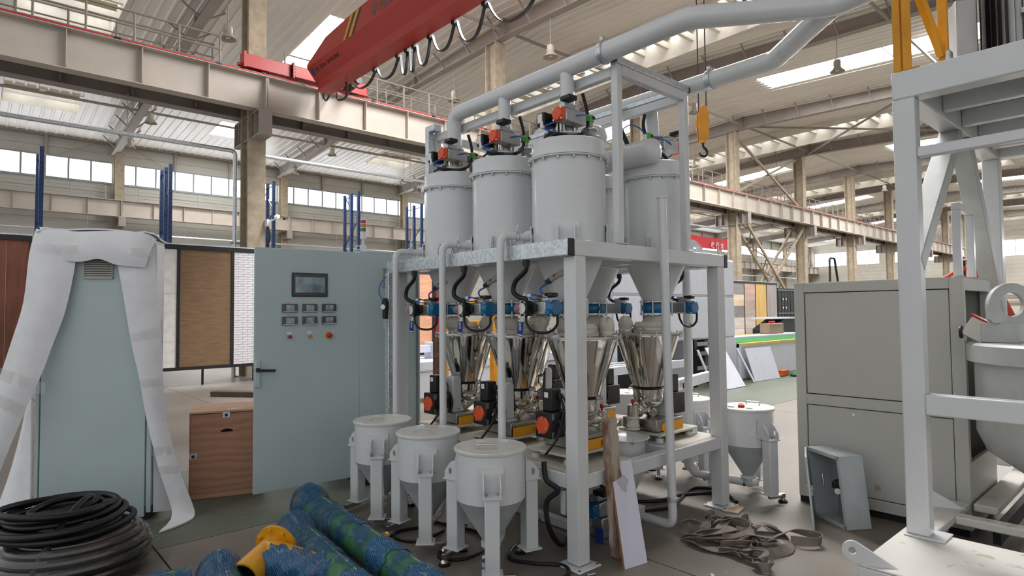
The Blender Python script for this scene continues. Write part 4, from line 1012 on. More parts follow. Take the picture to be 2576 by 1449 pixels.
    k = 10; outl = [(-.14, 0), (.1, 0), (.1, .055)]+[(.13+.032*math.cos(a), .038+.032*math.sin(a)) for a in [PI/2-i*PI/k for i in range(k+1)]] + [(.1, .0)]
    outl = [(-.33, 0), (-.07, 0)]+[(-.075+.03*math.cos(a), .036+.03*math.sin(a)) for a in [-PI/2+i*PI/k for i in range(k+1)]]+[(-.33, .066)]
    for sy, yy in ((-1, -.172), (1, .166)):
        b = MB().prism(outl, .006, M4((-1 if False else 1, 0, 0), (0, 0, 1), (0, -1, 0), (.11, yy, Z(.624)))).build('yellow_bracket', YELLOW, t)
        MB().tube((.036, yy-.004, Z(.66)), (.036, yy-.0075, Z(.66)), .009, 10).build('bracket_hole', STEEL2, b)
        MB().tube((-.02, yy-.012, Z(.635)), (-.02, yy-.012, Z(.675)), .005, 6).build('lock_bolt', mat('brass', 'b98b4d', .3, .9), b)
    # drive
    MB().box(-.2, -.1, -.09, .1, Z(.715), Z(.735)).build('drive_foot', GREY, t, bevel=.004)
    MB().prism([(-.2, .735), (-.11, .735), (-.11, .99), (-.125, 1.01), (-.185, 1.01), (-.2, .99)], .15, M4((1, 0, 0), (0, 0, 1), (0, -1, 0), (0, .085, -.553))).build('drive_housing', GREY, t, bevel=.008)
    MB().lathe([(.0, 0), (.088, 0), (.088, .02), (0, .02)], c=(-.235, .0, Z(.8)), n=32, R=frame((1, 0, 0))).build('drive_flange', BLACK, t)
    gb = MB().box(-.4, -.235, -.075, .075, Z(.715), Z(.885)).build('gearbox', BLACK, t, bevel=.008)
    for xx in (-.385, -.27):
        for z in (.74, .86): 
            MB().cbox((xx, -.078, Z(z)), (.018, .006, .04)).build('cast_lug', mat('dull_alu', '8d8f90', .4, .8), gb)
    MB().lathe([(0, 0), (.058, 0), (.058, .008), (.05, .016), (0, .018)], c=(-.4, 0, Z(.8)), n=28, R=frame((-1, 0, 0))).build('orange_cap', ORANGE, gb)
    for i in range(4):
        a = i*PI/2+.3; MB().lathe([(.009, .0), (.009, .022), (0, .022)], c=(-.4, .05*math.cos(a), Z(.8)+.05*math.sin(a)), n=8, R=frame((-1, 0, 0))).build('cap_screw', BOLT, gb)
    if 'middle of the left' in label:
        pl = MB().cbox((-.31, -.077, Z(.775)), (.075, .002, .03), Matrix.Rotation(.75, 3, 'Y')).build('paper_label', WHITETAG, gb)
        for k in range(4): MB().cbox((-.328+.012*k, -.0785, Z(.793-.011*k)), (.01, .001, .018), Matrix.Rotation(.3+.5*k, 3, 'Y')).build('marker_stroke', BLACK, gb)
    MB().lathe([(0, 0), (.014, 0), (.014, .004), (0, .004)], c=(-.32, -.075, Z(.82)), n=14, R=frame((0, -1, 0))).build('oil_plug', BOLT, gb)
    mo = MB().box(-.365, -.275, -.05, .04, Z(.885), Z(1.03)).build('servo_motor', BLACK, t, bevel=.008)
    MB().cbox((-.368, .0, Z(.995)), (.003, .035, .035)).build('motor_label', WHITETAG, mo)
    MB().cbox((-.3, -.06, Z(.985)), (.035, .025, .035)).build('motor_plug', BLACK, mo, bevel=.004)
    conduit([(-.3, -.07, Z(.97)), (-.29, -.085, Z(.9)), (-.32, -.09, Z(.82)), (-.37, -.1, Z(.73)), (-.405, -.09, Z(.68)), (-.43, -.05, Z(.62))], .008, 'motor_cable', t, rib=False)
    conduit([(-.28, -.05, Z(1.0)), (-.265, -.085, Z(.93)), (-.3, -.095, Z(.82)), (-.36, -.1, Z(.73)), (-.41, -.08, Z(.66))], .006, 'motor_cable', t, rib=False)
    return t
FXL, FXR = 3.255, 4.02
for y, a in zip(TY, ('in front of the white board and beside the front post', 'in the middle of the left row', 'farthest left near the control cabinet')): feeder(f'polished stainless screw feeder {a}', FXL, y, False)
for y, a in zip(TY, ('behind the tall thin pipe at right', 'second in the right row, mostly hidden', 'last in the right row, hidden at the back')): feeder(f'polished stainless screw feeder {a}', FXR, y, True)
def cans():
    for i, (y, lb) in enumerate(zip(TY, ('grey lidded receiving can in front behind the splintered plank', 'grey lidded receiving can in the middle of the frame', 'grey lidded receiving can at the back of the frame'))):
        t = thing('receiving_can', lb, 'container', (3.635, y-.04, .35), group='receiving cans')
        MB().lathe([(.02, -.25), (.03, -.24), (.16, .02), (.165, .03), (.165, .27)], n=40).build('shell', GREY, t)
        MB().lathe([(.2, .27), (.2, .277), (.06, .3), (0, .3)], n=40).build('lid', GREY, t)
        for k in range(8):
            a = k*PI/4+.3; MB().tube((.185*math.cos(a), .185*math.sin(a), .245), (.185*math.cos(a), .185*math.sin(a), .285), .006, 6).build('lid_clamp', BOLT, t)
cans()

# ---------------- floor hoppers
def floor_hopper(label, x, y, rot=0., junk=False):
    t = thing('floor_hopper', label, 'hopper', (x, y, 0), rot, group='lidded floor hoppers')
    MB().lathe([(.21, .43), (.21, .715)], n=48).build('shell', GREY, t)
    CN = mat('matt_grey_cone_paint', 'aab0b0', .55, bump=.06, bscale=200)
    MB().lathe([(.21, .43), (.036, .15), (.036, .14)], n=48).build('cone', CN, t)
    MB().lathe([(.2, .715), (.22, .715), (.222, .72), (.222, .73), (.218, .734), (0, .736)], n=56).build('lid', mat('white_lid_paint', 'dcdcd6', .4), t)
    hx = Vector((-.08, -.06, 0)); tdir = Vector((.75, -.66, 0))
    MB().path(fillet([hx-tdir*.055+Vector((0, 0, .734)), hx-tdir*.055+Vector((0, 0, .762)), hx+tdir*.055+Vector((0, 0, .762)), hx+tdir*.055+Vector((0, 0, .734))], .01, 4), .006, 8).build('lid_handle', BOLT, t)
    for d in (-.075, .075):
        c = Vector((.09, .09, .738))+tdir*d; MB().cbox(c, (.05, .012, .008), Rz(-.72)).build('hinge_tab', GREY, t)
    MB().lathe([(.055, .15), (.06, .15), (.06, .162), (.036, .162)], n=24).build('outlet_flange', GREY, t)
    MB().lathe([(.055, .137), (.06, .137), (.06, .149), (.036, .149)], n=24).build('outlet_flange', GREY, t)
    el = MB().path(fillet([(0, 0, .14), (0, 0, .09), (-.08, -.07, .085)], .03, 6), .034, 18).build('outlet_elbow', GREY, t)
    MB().cbox((-.09, -.08, .085), (.02, .07, .07), Rz(.7)).build('outlet_cap', WHITEP, el, bevel=.008)
    MB().cbox((-.105, -.07, .1), (.05, .014, .02), Rz(.4)).build('blue_lever', BLUE, el, bevel=.003)
    for a in (math.radians(-128), math.radians(-14), math.radians(106)):
        c, s = math.cos(a), math.sin(a); rad, tan, up = Vector((c, s, 0)), Vector((-s, c, 0)), Vector((0, 0, 1)); R = Matrix((rad, tan, up)).transposed()
        b = MB().cbox(rad*.212+up*.58, (.008, .14, .15), R).build('leg_bracket', GREY, t)
        for d in (-.048, .048):
            outer = [(0, 0), (.105, 0), (.105, .045), (.05, .115), (0, .115)]
            k = 16; hole = [(.062+.013*math.cos(i*2*PI/k), .045+.022*math.sin(i*2*PI/k)) for i in range(k)]; per = []; seg = list(zip(outer, outer[1:]+outer[:1]))
            for i in range(k):
                an = i*2*PI/k; dx, dy = math.cos(an), math.sin(an); best = 1e9
                for p, q in seg:
                    ex, ey = q[0]-p[0], q[1]-p[1]; den = dx*ey-dy*ex
                    if abs(den) < 1e-9: continue
                    u = ((p[0]-.062)*ey-(p[1]-.045)*ex)/den; w = ((p[0]-.062)*dy-(p[1]-.045)*dx)/den
                    if u > 0 and -1e-6 <= w <= 1+1e-6: best = min(best, u)
                per.append((.062+dx*best, .045+dy*best))
            MB().ring_prism(per, hole, .007, M4(rad, up, -tan, rad*.208+tan*(d+.0035)+up*.512)).build('gusset', GREY, b)
        MB().cbox(rad*.268+up*.508, (.115, .106, .01), R).build('bracket_shelf', GREY, b)
        for d in (-.03, .03): MB().lathe([(.008, 0), (.008, .012), (0, .014)], c=rad*.27+tan*d+up*.513, n=6).build('shelf_bolt', BOLT, b)
        lg = MB().cbox(rad*.268+up*.29, (.085, .085, .425), R).build('leg', GREY, t, bevel=.006)
        MB().cbox(rad*.268+up*.075, (.12, .12, .009), R).build('leg_plate', GREY, lg, bevel=.002)
        lc = MB().cbox(rad*.268+tan*.055+up*.054, (.03, .15, .034), R).build('load_cell', STEEL2, t, bevel=.003)
        MB().lathe([(.036, 0), (.036, .012), (.028, .018), (.014, .032), (.012, .04)], c=rad*.268+tan*.115, n=20).build('levelling_foot', BLACK, lc)
        MB().lathe([(.028, .017), (.02, .03), (.012, .037), (0, .037)], c=rad*.268+tan*.115, n=20).build('foot_dome', STEEL, lc)
    return t
floor_hopper('lidded grey floor hopper nearest the camera, left of the front post', 2.40, 2.90)
floor_hopper('lidded grey floor hopper in the middle of the three at left', 2.40, 3.57)
floor_hopper('lidded grey floor hopper beside the open cabinet door', 2.41, 4.21)
floor_hopper('lidded grey floor hopper outside the right front post', 4.93, 2.56, 2.45)
floor_hopper('lidded grey floor hopper seen between the right posts', 5.03, 3.20, 2.45)
floor_hopper('lidded grey floor hopper showing its lid behind the feeders', 5.0, 3.86, 2.45)
def glue():
    t = thing('red_tube', 'small red squeeze tube lying on the right hopper lid', 'tube', (4.86, 2.57, .737))
    MB().prism([(-.05, -.028), (.06, -.02), (.07, -.008), (.07, .008), (.06, .02), (-.05, .028)], .018, Matrix.Translation((0, 0, .002)) @ Matrix.Rotation(.5, 4, 'Z')).build('body', REDP, t, bevel=.006)
    MB().tube((.06, .033, .012), (.09, .05, .012), .008, 8).build('nozzle', WHITETAG, t)
glue()
def floor_cables():
    def c(label, pts, r):
        t = thing('floor_cable', label, 'cable', (pts[0][0], pts[0][1], 0)); conduit(pts, r, 'cable_run', t, rib=False, world=True); return t
    c('thick black cable dropping from the frame beside the front post to the floor', [(2.74, 2.78, .6), (2.72, 2.74, .5), (2.76, 2.68, .44), (2.72, 2.74, .36), (2.74, 2.74, .2), (2.86, 2.76, .06), (3.1, 2.9, .018), (3.4, 3.0, .018)], .017)
    c('black cable looping on the floor in front of the nearest hopper', [(2.2, 2.6, .012), (2.36, 2.5, .012), (2.52, 2.47, .012), (2.68, 2.52, .012), (2.72, 2.62, .012), (2.62, 2.75, .012), (2.56, 2.9, .012), (2.68, 3.02, .012), (2.9, 3.1, .012)], .011)
    c('thin black cable on the floor between the first two hoppers', [(2.45, 3.2, .01), (2.3, 3.28, .01), (2.25, 3.2, .01), (2.35, 3.1, .01), (2.55, 3.15, .01), (2.7, 3.4, .01), (2.6, 3.8, .01)], .01)
    c('black cable on the floor beneath the middle hopper', [(2.5, 3.75, .01), (2.3, 3.8, .01), (2.22, 3.7, .01), (2.3, 3.55, .01), (2.55, 3.6, .01)], .01)
    c('black cable bundle on the floor by the right front post', [(3.9, 3.6, .5), (3.95, 3.45, .2), (4.0, 3.2, .02), (4.2, 2.95, .014), (4.5, 2.9, .014), (4.75, 2.7, .014), (4.62, 2.5, .012)], .014)
    c('black cable hanging under the frame into a floor loop', [(3.7, 3.5, .45), (3.75, 3.2, .2), (3.8, 3.0, .02), (4.1, 2.8, .012), (4.35, 2.85, .012), (4.7, 2.95, .012), (4.85, 2.8, .012)], .012)
    c('black cable crossing the floor behind the thin front pipe', [(3.2, 3.3, .012), (3.5, 3.1, .012), (3.8, 3.05, .012), (4.0, 3.2, .012), (4.2, 3.5, .012)], .011)
floor_cables()
# ------------------------------------------------------------------ control cabinet with open door
def louvre(parent, x0, x1, z0, z1, y, n, name='vent_grille', world=False):
    LV = mat('grey_vent_plastic', 'b8b6ae', .5)
    g = MB().box(x0, x1, y-.012, y, z0, z1).build(name, mat('vent_shadow', '3c4242', .8), parent)
    h = (z1-z0)/n
    for i in range(n):
        MB().add([(x0, y-.02, z0+h*i), (x1, y-.02, z0+h*i), (x1, y-.012, z0+h*(i+.72)), (x0, y-.012, z0+h*(i+.72)), (x0, y-.012, z0+h*i), (x1, y-.012, z0+h*i)], [(0,1,2,3), (0,1,5,4)]).build('louvre_slat', LV, g, smooth=False)
    mb = MB(); mb.box(x0-.006, x0, y-.02, y, z0-.006, z1+.006); mb.box(x1, x1+.006, y-.02, y, z0-.006, z1+.006); mb.box(x0-.006, x1+.006, y-.02, y, z0-.008, z0); mb.box(x0-.006, x1+.006, y-.02, y, z1, z1+.006)
    mb.build('grille_rim', LV, g, smooth=False)
    return g
def control_cabinet():
    t = thing('control_cabinet', 'pale blue-grey control cabinet with its instrument door swung open', 'cabinet', (2.63, 5.02, 0), -.09)
    MB().box(.012, .62, 0, .03, .1, 2.1).build('side_panel', BLUEGREY, t, bevel=.003)
    MB().box(.012, .62, .77, .8, .1, 2.1).build('side_panel', BLUEGREY, t, bevel=.003)
    MB().box(.59, .62, .03, .77, .1, 2.1).build('back_panel', BLUEGREY, t, bevel=.003)
    MB().box(.012, .62, 0, .8, 2.1, 2.112).build('roof_panel', BLUEGREY, t, bevel=.003)
    MB().box(.03, .6, .02, .78, 0, .1).build('plinth', mat('dark_plinth', '26292a', .6), t)
    MB().box(.575, .6, -.004, 0, .12, 2.08).build('corner_post', mat('grey_corner_post', '7d8787', .5), t)
    MB().box(.55, .58, .04, .76, .15, 2.05).build('mounting_plate', GALV, t)
    louvre(t, .235, .324, 1.80, 1.957, 0, 11)
    d = MB().box(-.888, 0, -.004, .018, .1, 2.098).build('door', BLUEGREY, t, bevel=.003)
    h = MB().box(-.884, -.846, -.03, -.004, .955, 1.175).build('handle_plate', BLUEGREY, d, bevel=.006)
    MB().tube((-.866, -.03, 1.098), (-.866, -.05, 1.098), .018, 16).build('handle_boss', BLACK, d)
    MB().cbox((-.80, -.045, 1.09), (.14, .016, .022), Matrix.Rotation(.06, 3, 'Y')).build('handle_lever', BLACK, d, bevel=.005)
    # touch panel
    MB().box(-.593, -.286, -.016, -.004, 1.693, 1.897).build('touch_panel', mat('dark_bezel', '2a2d30', .4), d, bevel=.004)
    MB().box(-.583, -.296, -.018, -.016, 1.703, 1.887).build('panel_bezel', mat('bezel_face', '3b3f44', .35), d)
    MB().box(-.565, -.314, -.0195, -.018, 1.729, 1.862).build('touch_screen', mat('protected_screen_glare', '5f7480', .12, col2='93a5ac', scale=9, coat=.5, rvar=.05), d)  # reflections put into the screen colour as a two-tone mottle
    BL = mat('bezel_line', '6d7176', .4)
    for x0, x1, z0, z1 in ((-.575, -.304, 1.709, 1.711), (-.575, -.573, 1.711, 1.872), (-.306, -.304, 1.711, 1.880), (-.528, -.306, 1.878, 1.880), (-.575, -.535, 1.871, 1.873)): MB().box(x0, x1, -.0186, -.018, z0, z1).build('bezel_line', BL, d)
    for k in range(6): MB().box(-.566+k*.006, -.5615+k*.006, -.0186, -.018, 1.876, 1.882).build('logo_stroke', BL, d)
    for r, z in ((0, 1.562), (1, 1.455)):
        for c, x in enumerate((-.671, -.503, -.336)):
            m = MB().box(x, x+.125, -.022, -.004, z, z+.071).build('panel_meter', mat('meter_case', '4a4f53', .25), d, bevel=.003)
            MB().box(x+.03, x+.097, -.0235, -.022, z+.012, z+.062).build('meter_display', mat('meter_screen', 'aeb6b8', .15, col2='7d878b', scale=30), m)
            MB().box(x+.004, x+.121, -.0245, -.0235, z+.002, z+.008).build('meter_film_edge', mat('film_edge', 'd5dadc', .15), m)
            MB().box(x+.05, x+.07, -.005, -.004, z+.08, z+.086).build('yellow_label', YELLOW, d)
    def button(x, z, m, r=.018):
        b = MB().lathe([(0, 0), (r, 0), (r, .012), (r*.9, .016), (0, .018)], c=(x, -.004, z), n=20, R=frame((0, -1, 0))).build('push_button', BOLT, d)
        MB().lathe([(0, .016), (r*.85, .016), (r*.8, .026), (0, .028)], c=(x, -.004, z), n=20, R=frame((0, -1, 0))).build('button_lens', m, b)
    button(-.609, 1.359, mat('red_lens', 'a00c14', .25)); button(-.44, 1.36, mat('amber_lens', 'dd8d22', .25))
    for x in (-.609, -.44): MB().box(x-.019, x+.019, -.0055, -.004, 1.374, 1.397).build('button_plate', WHITETAG, d)
    e = MB().lathe([(0, 0), (.031, 0), (.031, .006), (0, .007)], c=(-.275, -.004, 1.36), n=24, R=frame((0, -1, 0))).build('emergency_stop', mat('estop_yellow', 'd9a21b', .4), d)
    MB().lathe([(0, .006), (.014, .006), (.014, .02), (.022, .024), (.022, .036), (.016, .042), (0, .044)], c=(-.275, -.004, 1.36), n=24, R=frame((0, -1, 0))).build('stop_knob', mat('estop_red', 'c11a1c', .35), e)
    # eye bolt on the roof
    MB().path([(.02, .05, 2.112)]+[Vector((.02, .05, 2.145))+Vector((.02*math.sin(a), 0, -.02*math.cos(a))) for a in [i*2*PI/12 for i in range(13)]], .005, 6).build('eye_bolt', WHITEP, t)
    s = thing('signal_tower', 'red amber green stack light on the cabinet roof', 'signal light', (2.72, 5.10, 2.112))
    MB().lathe([(.03, 0), (.03, .01), (.012, .02)], n=20).build('base', WHITEP, s)
    MB().lathe([(.0, -.012), (.028, -.012), (.028, .012), (0, .012)], c=(0, 0, .04), n=20, R=frame((0, 1, 0))).build('knuckle', WHITEP, s)
    MB().tube((0, 0, .05), (0, 0, .12), .01, 12).build('stem', WHITEP, s)
    MB().lathe([(.012, .12), (.027, .122), (.027, .188), (0, .19)], n=24).build('housing', WHITEP, s)
    for z, m in ((.192, mat('green_lens', '0c7a34', .2, coat=.5)), (.228, mat('orange_lens', 'd9741a', .2, coat=.5)), (.264, mat('red_stack_lens', 'b01518', .2, coat=.5))):
        MB().lathe([(.026, z), (.026, z+.03), (0, z+.03)], n=24).build('lens_segment', m, s)
        MB().lathe([(.027, z+.03), (.027, z+.036), (0, z+.036)], n=24).build('divider_ring', WHITEP, s)
    MB().lathe([(.027, .298), (.024, .308), (0, .31)], n=24).build('cap', WHITEP, s)
control_cabinet()
def regulator():
    t = thing('air_regulator', 'small black air filter regulator with gauge on the frame corner', 'regulator', (2.66, 4.6, 1.6))
    MB().lathe([(.02, -.1), (.024, -.08), (.024, -.02), (.03, -.02), (.03, .05), (.02, .055), (.02, .075), (0, .075)], n=16).build('filter_body', BLACK, t)
    MB().lathe([(.0, 0), (.026, 0), (.026, .014), (0, .014)], c=(-.03, -.02, .0), n=20, R=frame((-.8, -.6, 0))).build('gauge', BLACK, t)
    MB().lathe([(.0, .014), (.022, .014), (0, .0145)], c=(-.03, -.02, .0), n=20, R=frame((-.8, -.6, 0))).build('gauge_dial', WHITETAG, t)
    MB().lathe([(.012, -.1), (.018, -.1), (.018, -.18), (.01, -.19), (0, -.19)], n=14).build('clear_bowl', GLASSD, t)
    conduit([(0, .02, .04), (-.03, .05, .12), (-.02, .04, .2), (.01, .0, .26)], .005, 'air_line', t, rib=False, m=BLUETUBE)
    MB().box(.0, .05, -.01, .01, -.01, .03).build('bracket', GALV, t)
regulator()

# ------------------------------------------------------------------ foam-wrapped cabinet at left
FOAM = mat('white_packing_foam', 'f3f4f8', .75, var=.03, scale=8, bump=.25, bscale=70)
TAPE = mat('clear_packing_tape', 'e4e2de', .08, alpha=.14, var=.05, bump=.6, bscale=40, coat=1.)
def lerp_rows(outer, inner, nc=5, bulge=0.):
    return [[Vector(o).lerp(Vector(i), k/(nc-1))+Vector((0, -bulge*math.sin(PI*k/(nc-1)), 0)) for k in range(nc)] for o, i in zip(outer, inner)]
def wrapped_cabinet():
    t = thing('wrapped_cabinet', 'pale blue-grey cabinet with white foam sheets hanging over its top', 'cabinet', (1.03, 5.34, 0), -.451)
    MB().box(-.71, .04, .022, .3, .1, 2.13).build('body', BLUEGREY, t, bevel=.004)
    MB().box(-.7, .03, .03, .29, 0, .1).build('plinth', mat('dark_plinth', '26292a', .6), t)
    for x0, x1 in ((-.715, -.692), (.008, .04)): MB().box(x0, x1, 0, .022, .05 if x0 < 0 else .06, 2.13).build('corner_strip', BLUEGREY, t, bevel=.002)
    MB().box(-.682, -.002, -.002, .022, .03, 2.12).build('end_panel', BLUEGREY, t, bevel=.003)
    louvre(t, -.414, -.235, 1.833, 1.985, -.002, 9)
    S = lambda pts, n=4: smooth_pts(pts, n)
    # top sheet
    rows = []
    for j in range(9):
        y = -.05+.36*j/8; r = []
        for i in range(13):
            x = -.715+.77*i/12
            r.append((x, y, 2.15+.045*math.sin(PI*i/12)+.035*math.exp(-((x+.66)/.06)**2)+.03*math.exp(-((x-.02)/.05)**2)*(1 if j < 4 else .3)-.02*(j/8)))
        rows.append(r)
    MB().sheet(rows, .012).build('foam_top', FOAM, t, ang=60)
    # front flap
    top = S([(-.70, -.03, 2.2), (-.489, -.05, 2.17), (-.309, -.052, 2.175), (-.127, -.052, 2.18), (.006, -.05, 2.165), (.056, -.01, 2.13)], 4)
    bot = S([(-.533, -.06, 1.957), (-.412, -.08, 1.948), (-.294, -.1, 1.968), (-.192, -.09, 1.93), (-.092, -.075, 1.917), (-.002, -.05, 1.91)], 4)
    rows = lerp_rows(top, bot, 7, .03); MB().sheet(rows, .012).build('foam_flap', FOAM, t, ang=60)
    # left strip
    o = S([(-.72, -.02, 2.19), (-.752, -.04, 2.0), (-.765, -.08, 1.651), (-.824, -.1, 1.369), (-.881, -.12, 1.12), (-.963, -.13, .822), (-1.002, -.13, .483), (-1.02, -.1, .3)])
    i_ = S([(-.48, -.03, 2.1), (-.464, -.04, 1.944), (-.514, -.06, 1.592), (-.581, -.07, 1.362), (-.639, -.1, 1.137), (-.738, -.11, .861), (-.868, -.12, .47), (-.92, -.1, .3)])
    MB().sheet(lerp_rows(o, i_, 6, .03), .012).build('foam_strip', FOAM, t, ang=60)
    # right strip, reaching the floor and curling
    i_ = S([(-.209, -.03, 2.08), (-.188, -.04, 1.933), (-.147, -.05, 1.709), (-.087, -.06, 1.351), (-.028, -.07, 1.083), (.029, -.07, .754), (.11, -.06, .392), (.2, -.04, .05), (.185, -.34, .01)])
    o = S([(.05, -.0, 2.13), (.055, 0, 1.954), (.066, 0, 1.71), (.097, 0, 1.374), (.115, 0, 1.04), (.145, 0, .736), (.231, 0, .368), (.345, -.01, .04), (.33, -.14, .01)])
    MB().sheet(lerp_rows(o, i_, 6, .02), .012).build('foam_strip', FOAM, t, ang=60)
    # side sheets
    A = S([(-.72, -.0, 2.18), (-.73, .0, 1.6), (-.735, .0, 1.0), (-.735, .01, .4), (-.735, .01, .02)]); B = S([(-.73, .3, 2.16), (-.78, .3, 1.6), (-.87, .32, 1.0), (-1.0, .36, .4), (-1.1, .32, .02)])
    MB().sheet(lerp_rows(A, B, 6, .05), .01).build('foam_side', FOAM, t, ang=60)
    A = S([(.05, .03, 2.1), (.05, .03, 1.4), (.05, .03, .8), (.05, .03, .05)]); B = S([(.05, .25, 2.1), (.05, .22, 1.4), (.08, .2, .8), (.2, .12, .03)])
    MB().sheet(lerp_rows(A, B, 6), .008).build('foam_side', FOAM, t, ang=60)
    # tape
    def tape(p, q, w):
        p, q, w = Vector(p), Vector(q), Vector(w); n = 12
        rows = [[p.lerp(q, k/n)+w*s+Vector((0, -.004*math.sin(k*2.1+s), .003*math.sin(k*1.7))) for s in (0, .33, .66, 1)] for k in range(n+1)]
        MB().sheet(rows, .001).build('packing_tape', TAPE, t, ang=60)
    tape((-.70, -.105, 2.072), (.055, -.1, 2.05), (0, 0, -.06))
    tape((-.9, -.15, 1.205), (-.60, -.14, 1.07), (.0, 0, -.085)); tape((-.9, -.16, 1.03), (-.65, -.15, .88), (0, 0, -.09))
    tape((-.085, -.09, 1.41), (.109, -.03, 1.465), (0, 0, -.07)); tape((-.012, -.1, 1.07), (.125, -.03, 1.072), (0, 0, -.06))
    tape((.055, -.1, .56), (.19, -.03, .55), (0, 0, -.06)); tape((.11, -.09, .42), (.236, -.03, .40), (0, 0, -.06))
wrapped_cabinet()

# ------------------------------------------------------------------ wooden crate
def wood(name, c, c2, stretch, scale=4., dist=3.):
    if name in MATS: return MATS[name]
    m = mat(name, c, .65, var=.1); nt = m.node_tree; N = nt.nodes; L = nt.links; b = N['Principled BSDF']
    tc = N.new('ShaderNodeTexCoord'); mp = N.new('ShaderNodeMapping'); mp.inputs['Scale'].default_value = stretch; L.new(tc.outputs['Object'], mp.inputs['Vector'])
    w = N.new('ShaderNodeTexWave'); w.wave_type = 'BANDS'; w.bands_direction = 'Z'; w.inputs['Scale'].default_value = scale; w.inputs['Distortion'].default_value = dist; w.inputs['Detail'].default_value = 3; w.inputs['Detail Scale'].default_value = 1.2
    L.new(mp.outputs[0], w.inputs['Vector'])
    n = N.new('ShaderNodeTexNoise'); n.inputs['Scale'].default_value = 3; n.inputs['Detail'].default_value = 6; L.new(mp.outputs[0], n.inputs['Vector'])
    f = N.new('ShaderNodeMath'); f.operation = 'MULTIPLY'; L.new(w.outputs[0], f.inputs[0]); L.new(n.outputs[0], f.inputs[1])
    x = N.new('ShaderNodeMix'); x.data_type = 'RGBA'; x.inputs[6].default_value = (*lin(c), 1); x.inputs[7].default_value = (*lin(c2), 1); L.new(f.outputs[0], x.inputs[0])
    for l in list(b.inputs['Base Color'].links): L.remove(l)
    L.new(x.outputs[2], b.inputs['Base Color']); return m
def crate():
    t = thing('plywood_crate', 'reddish plywood crate with a hand hole beside the open door', 'crate', (1.426, 5.664, 0), -.331)
    PW = wood('reddish_plywood', 'bb8b72', '96674f', (.3, .3, 1.2), 4, 9); PL = wood('pale_ply_edge', 'c9a283', 'a87f62', (1, 1, 3), 5, 2)
    w, dp, h = .56, .5, .73
    x0, x1, z0, z1 = 0, w, .04, .705
    # front sheet with a hand hole: four boards around the slot
    k = 24; hole = []
    for i in range(k):
        a = 2*PI*i/k; u, v = math.cos(a), math.sin(a)
        hole.append((.275+.05*u, .56+.014*v-.35*(.05*u)**2*10))
    outer = []
    for i in range(k):
        a = 2*PI*i/k; u, v = math.cos(a), math.sin(a); s = min((w/2)/abs(u) if abs(u) > 1e-6 else 1e9, 9e9); cx, cz = .275, .56
        c = []
        if u > 1e-6: c.append((x1-cx)/u)
        if u < -1e-6: c.append((x0-cx)/u)
        if v > 1e-6: c.append((z1-cz)/v)
        if v < -1e-6: c.append((z0-cz)/v)
        s = min(q for q in c if q > 0); outer.append((cx+u*s, cz+v*s))
    mb = MB(); mb.ring_prism(outer, hole, .012, M4((1, 0, 0), (0, 0, 1), (0, -1, 0), (0, .0, 0)))
    for cx_, cz_ in ((x0, z0), (x1, z0), (x0, z1), (x1, z1)):
        near = sorted(range(k), key=lambda i: math.dist(outer[i], (cx_, cz_)))[:2]
        p, q = outer[near[0]], outer[near[1]]
        mb.add([(cx_, -.012, cz_), (p[0], -.012, p[1]), (q[0], -.012, q[1])], [(0, 1, 2)])
    mb.build('front_board', PW, t, smooth=False)
    MB().box(0, w, .012, dp, .05, .70).build('inner_box', mat('dark_inside', '171310', .9), t, smooth=False)
    MB().box(-.012, 0, 0, dp, .02, .71).build('side_board', PW, t, bevel=.002); MB().box(w, w+.012, 0, dp, .02, .71).build('side_board', PW, t, bevel=.002)
    MB().box(-.012, w+.012, -.01, dp+.01, .71, .726).build('lid_board', PL, t, bevel=.002)
    MB().box(-.01, w+.01, -.012, .02, 0, .04).build('bottom_batten', PL, t, bevel=.003); MB().box(-.01, w+.01, dp-.05, dp, 0, .04).build('bottom_batten', PL, t, bevel=.003)
    for x, z in ((.27, .69), (.02, .36), (.54, .36)):
        c = MB().box(x-.03, x+.03, -.018, -.012, z-.025, z+.025).build('metal_clip', GALV, t, bevel=.004)
        MB().box(x-.012, x+.012, -.022, -.018, z-.012, z+.012).build('clip_tongue', BLACK, c)
    MB().cbox((.33, .08, .7265), (.12, .02, .002), Rz(.1)).build('tape_piece', mat('pink_tape', 'e3c8c2', .3), t)
    for x, y in ((.02, .05), (.02, .3), (.5, .42), (.54, .1)): MB().cbox((x, y, .7265), (.03, .008, .002)).build('staple', WHITETAG, t)
crate()
def floor_plank():
    t = MB().cbox((0, 0, .05), (1.3, .22, .09), Rz(-.9)).build('dark_plank', wood('dark_old_wood', '55463b', '352a22', (1, 4, 4)), None)
    t.location = (3.95, 12.0, 0); tag(t, 'dark old plank lying on the floor behind the crate', 'plank')
floor_plank()

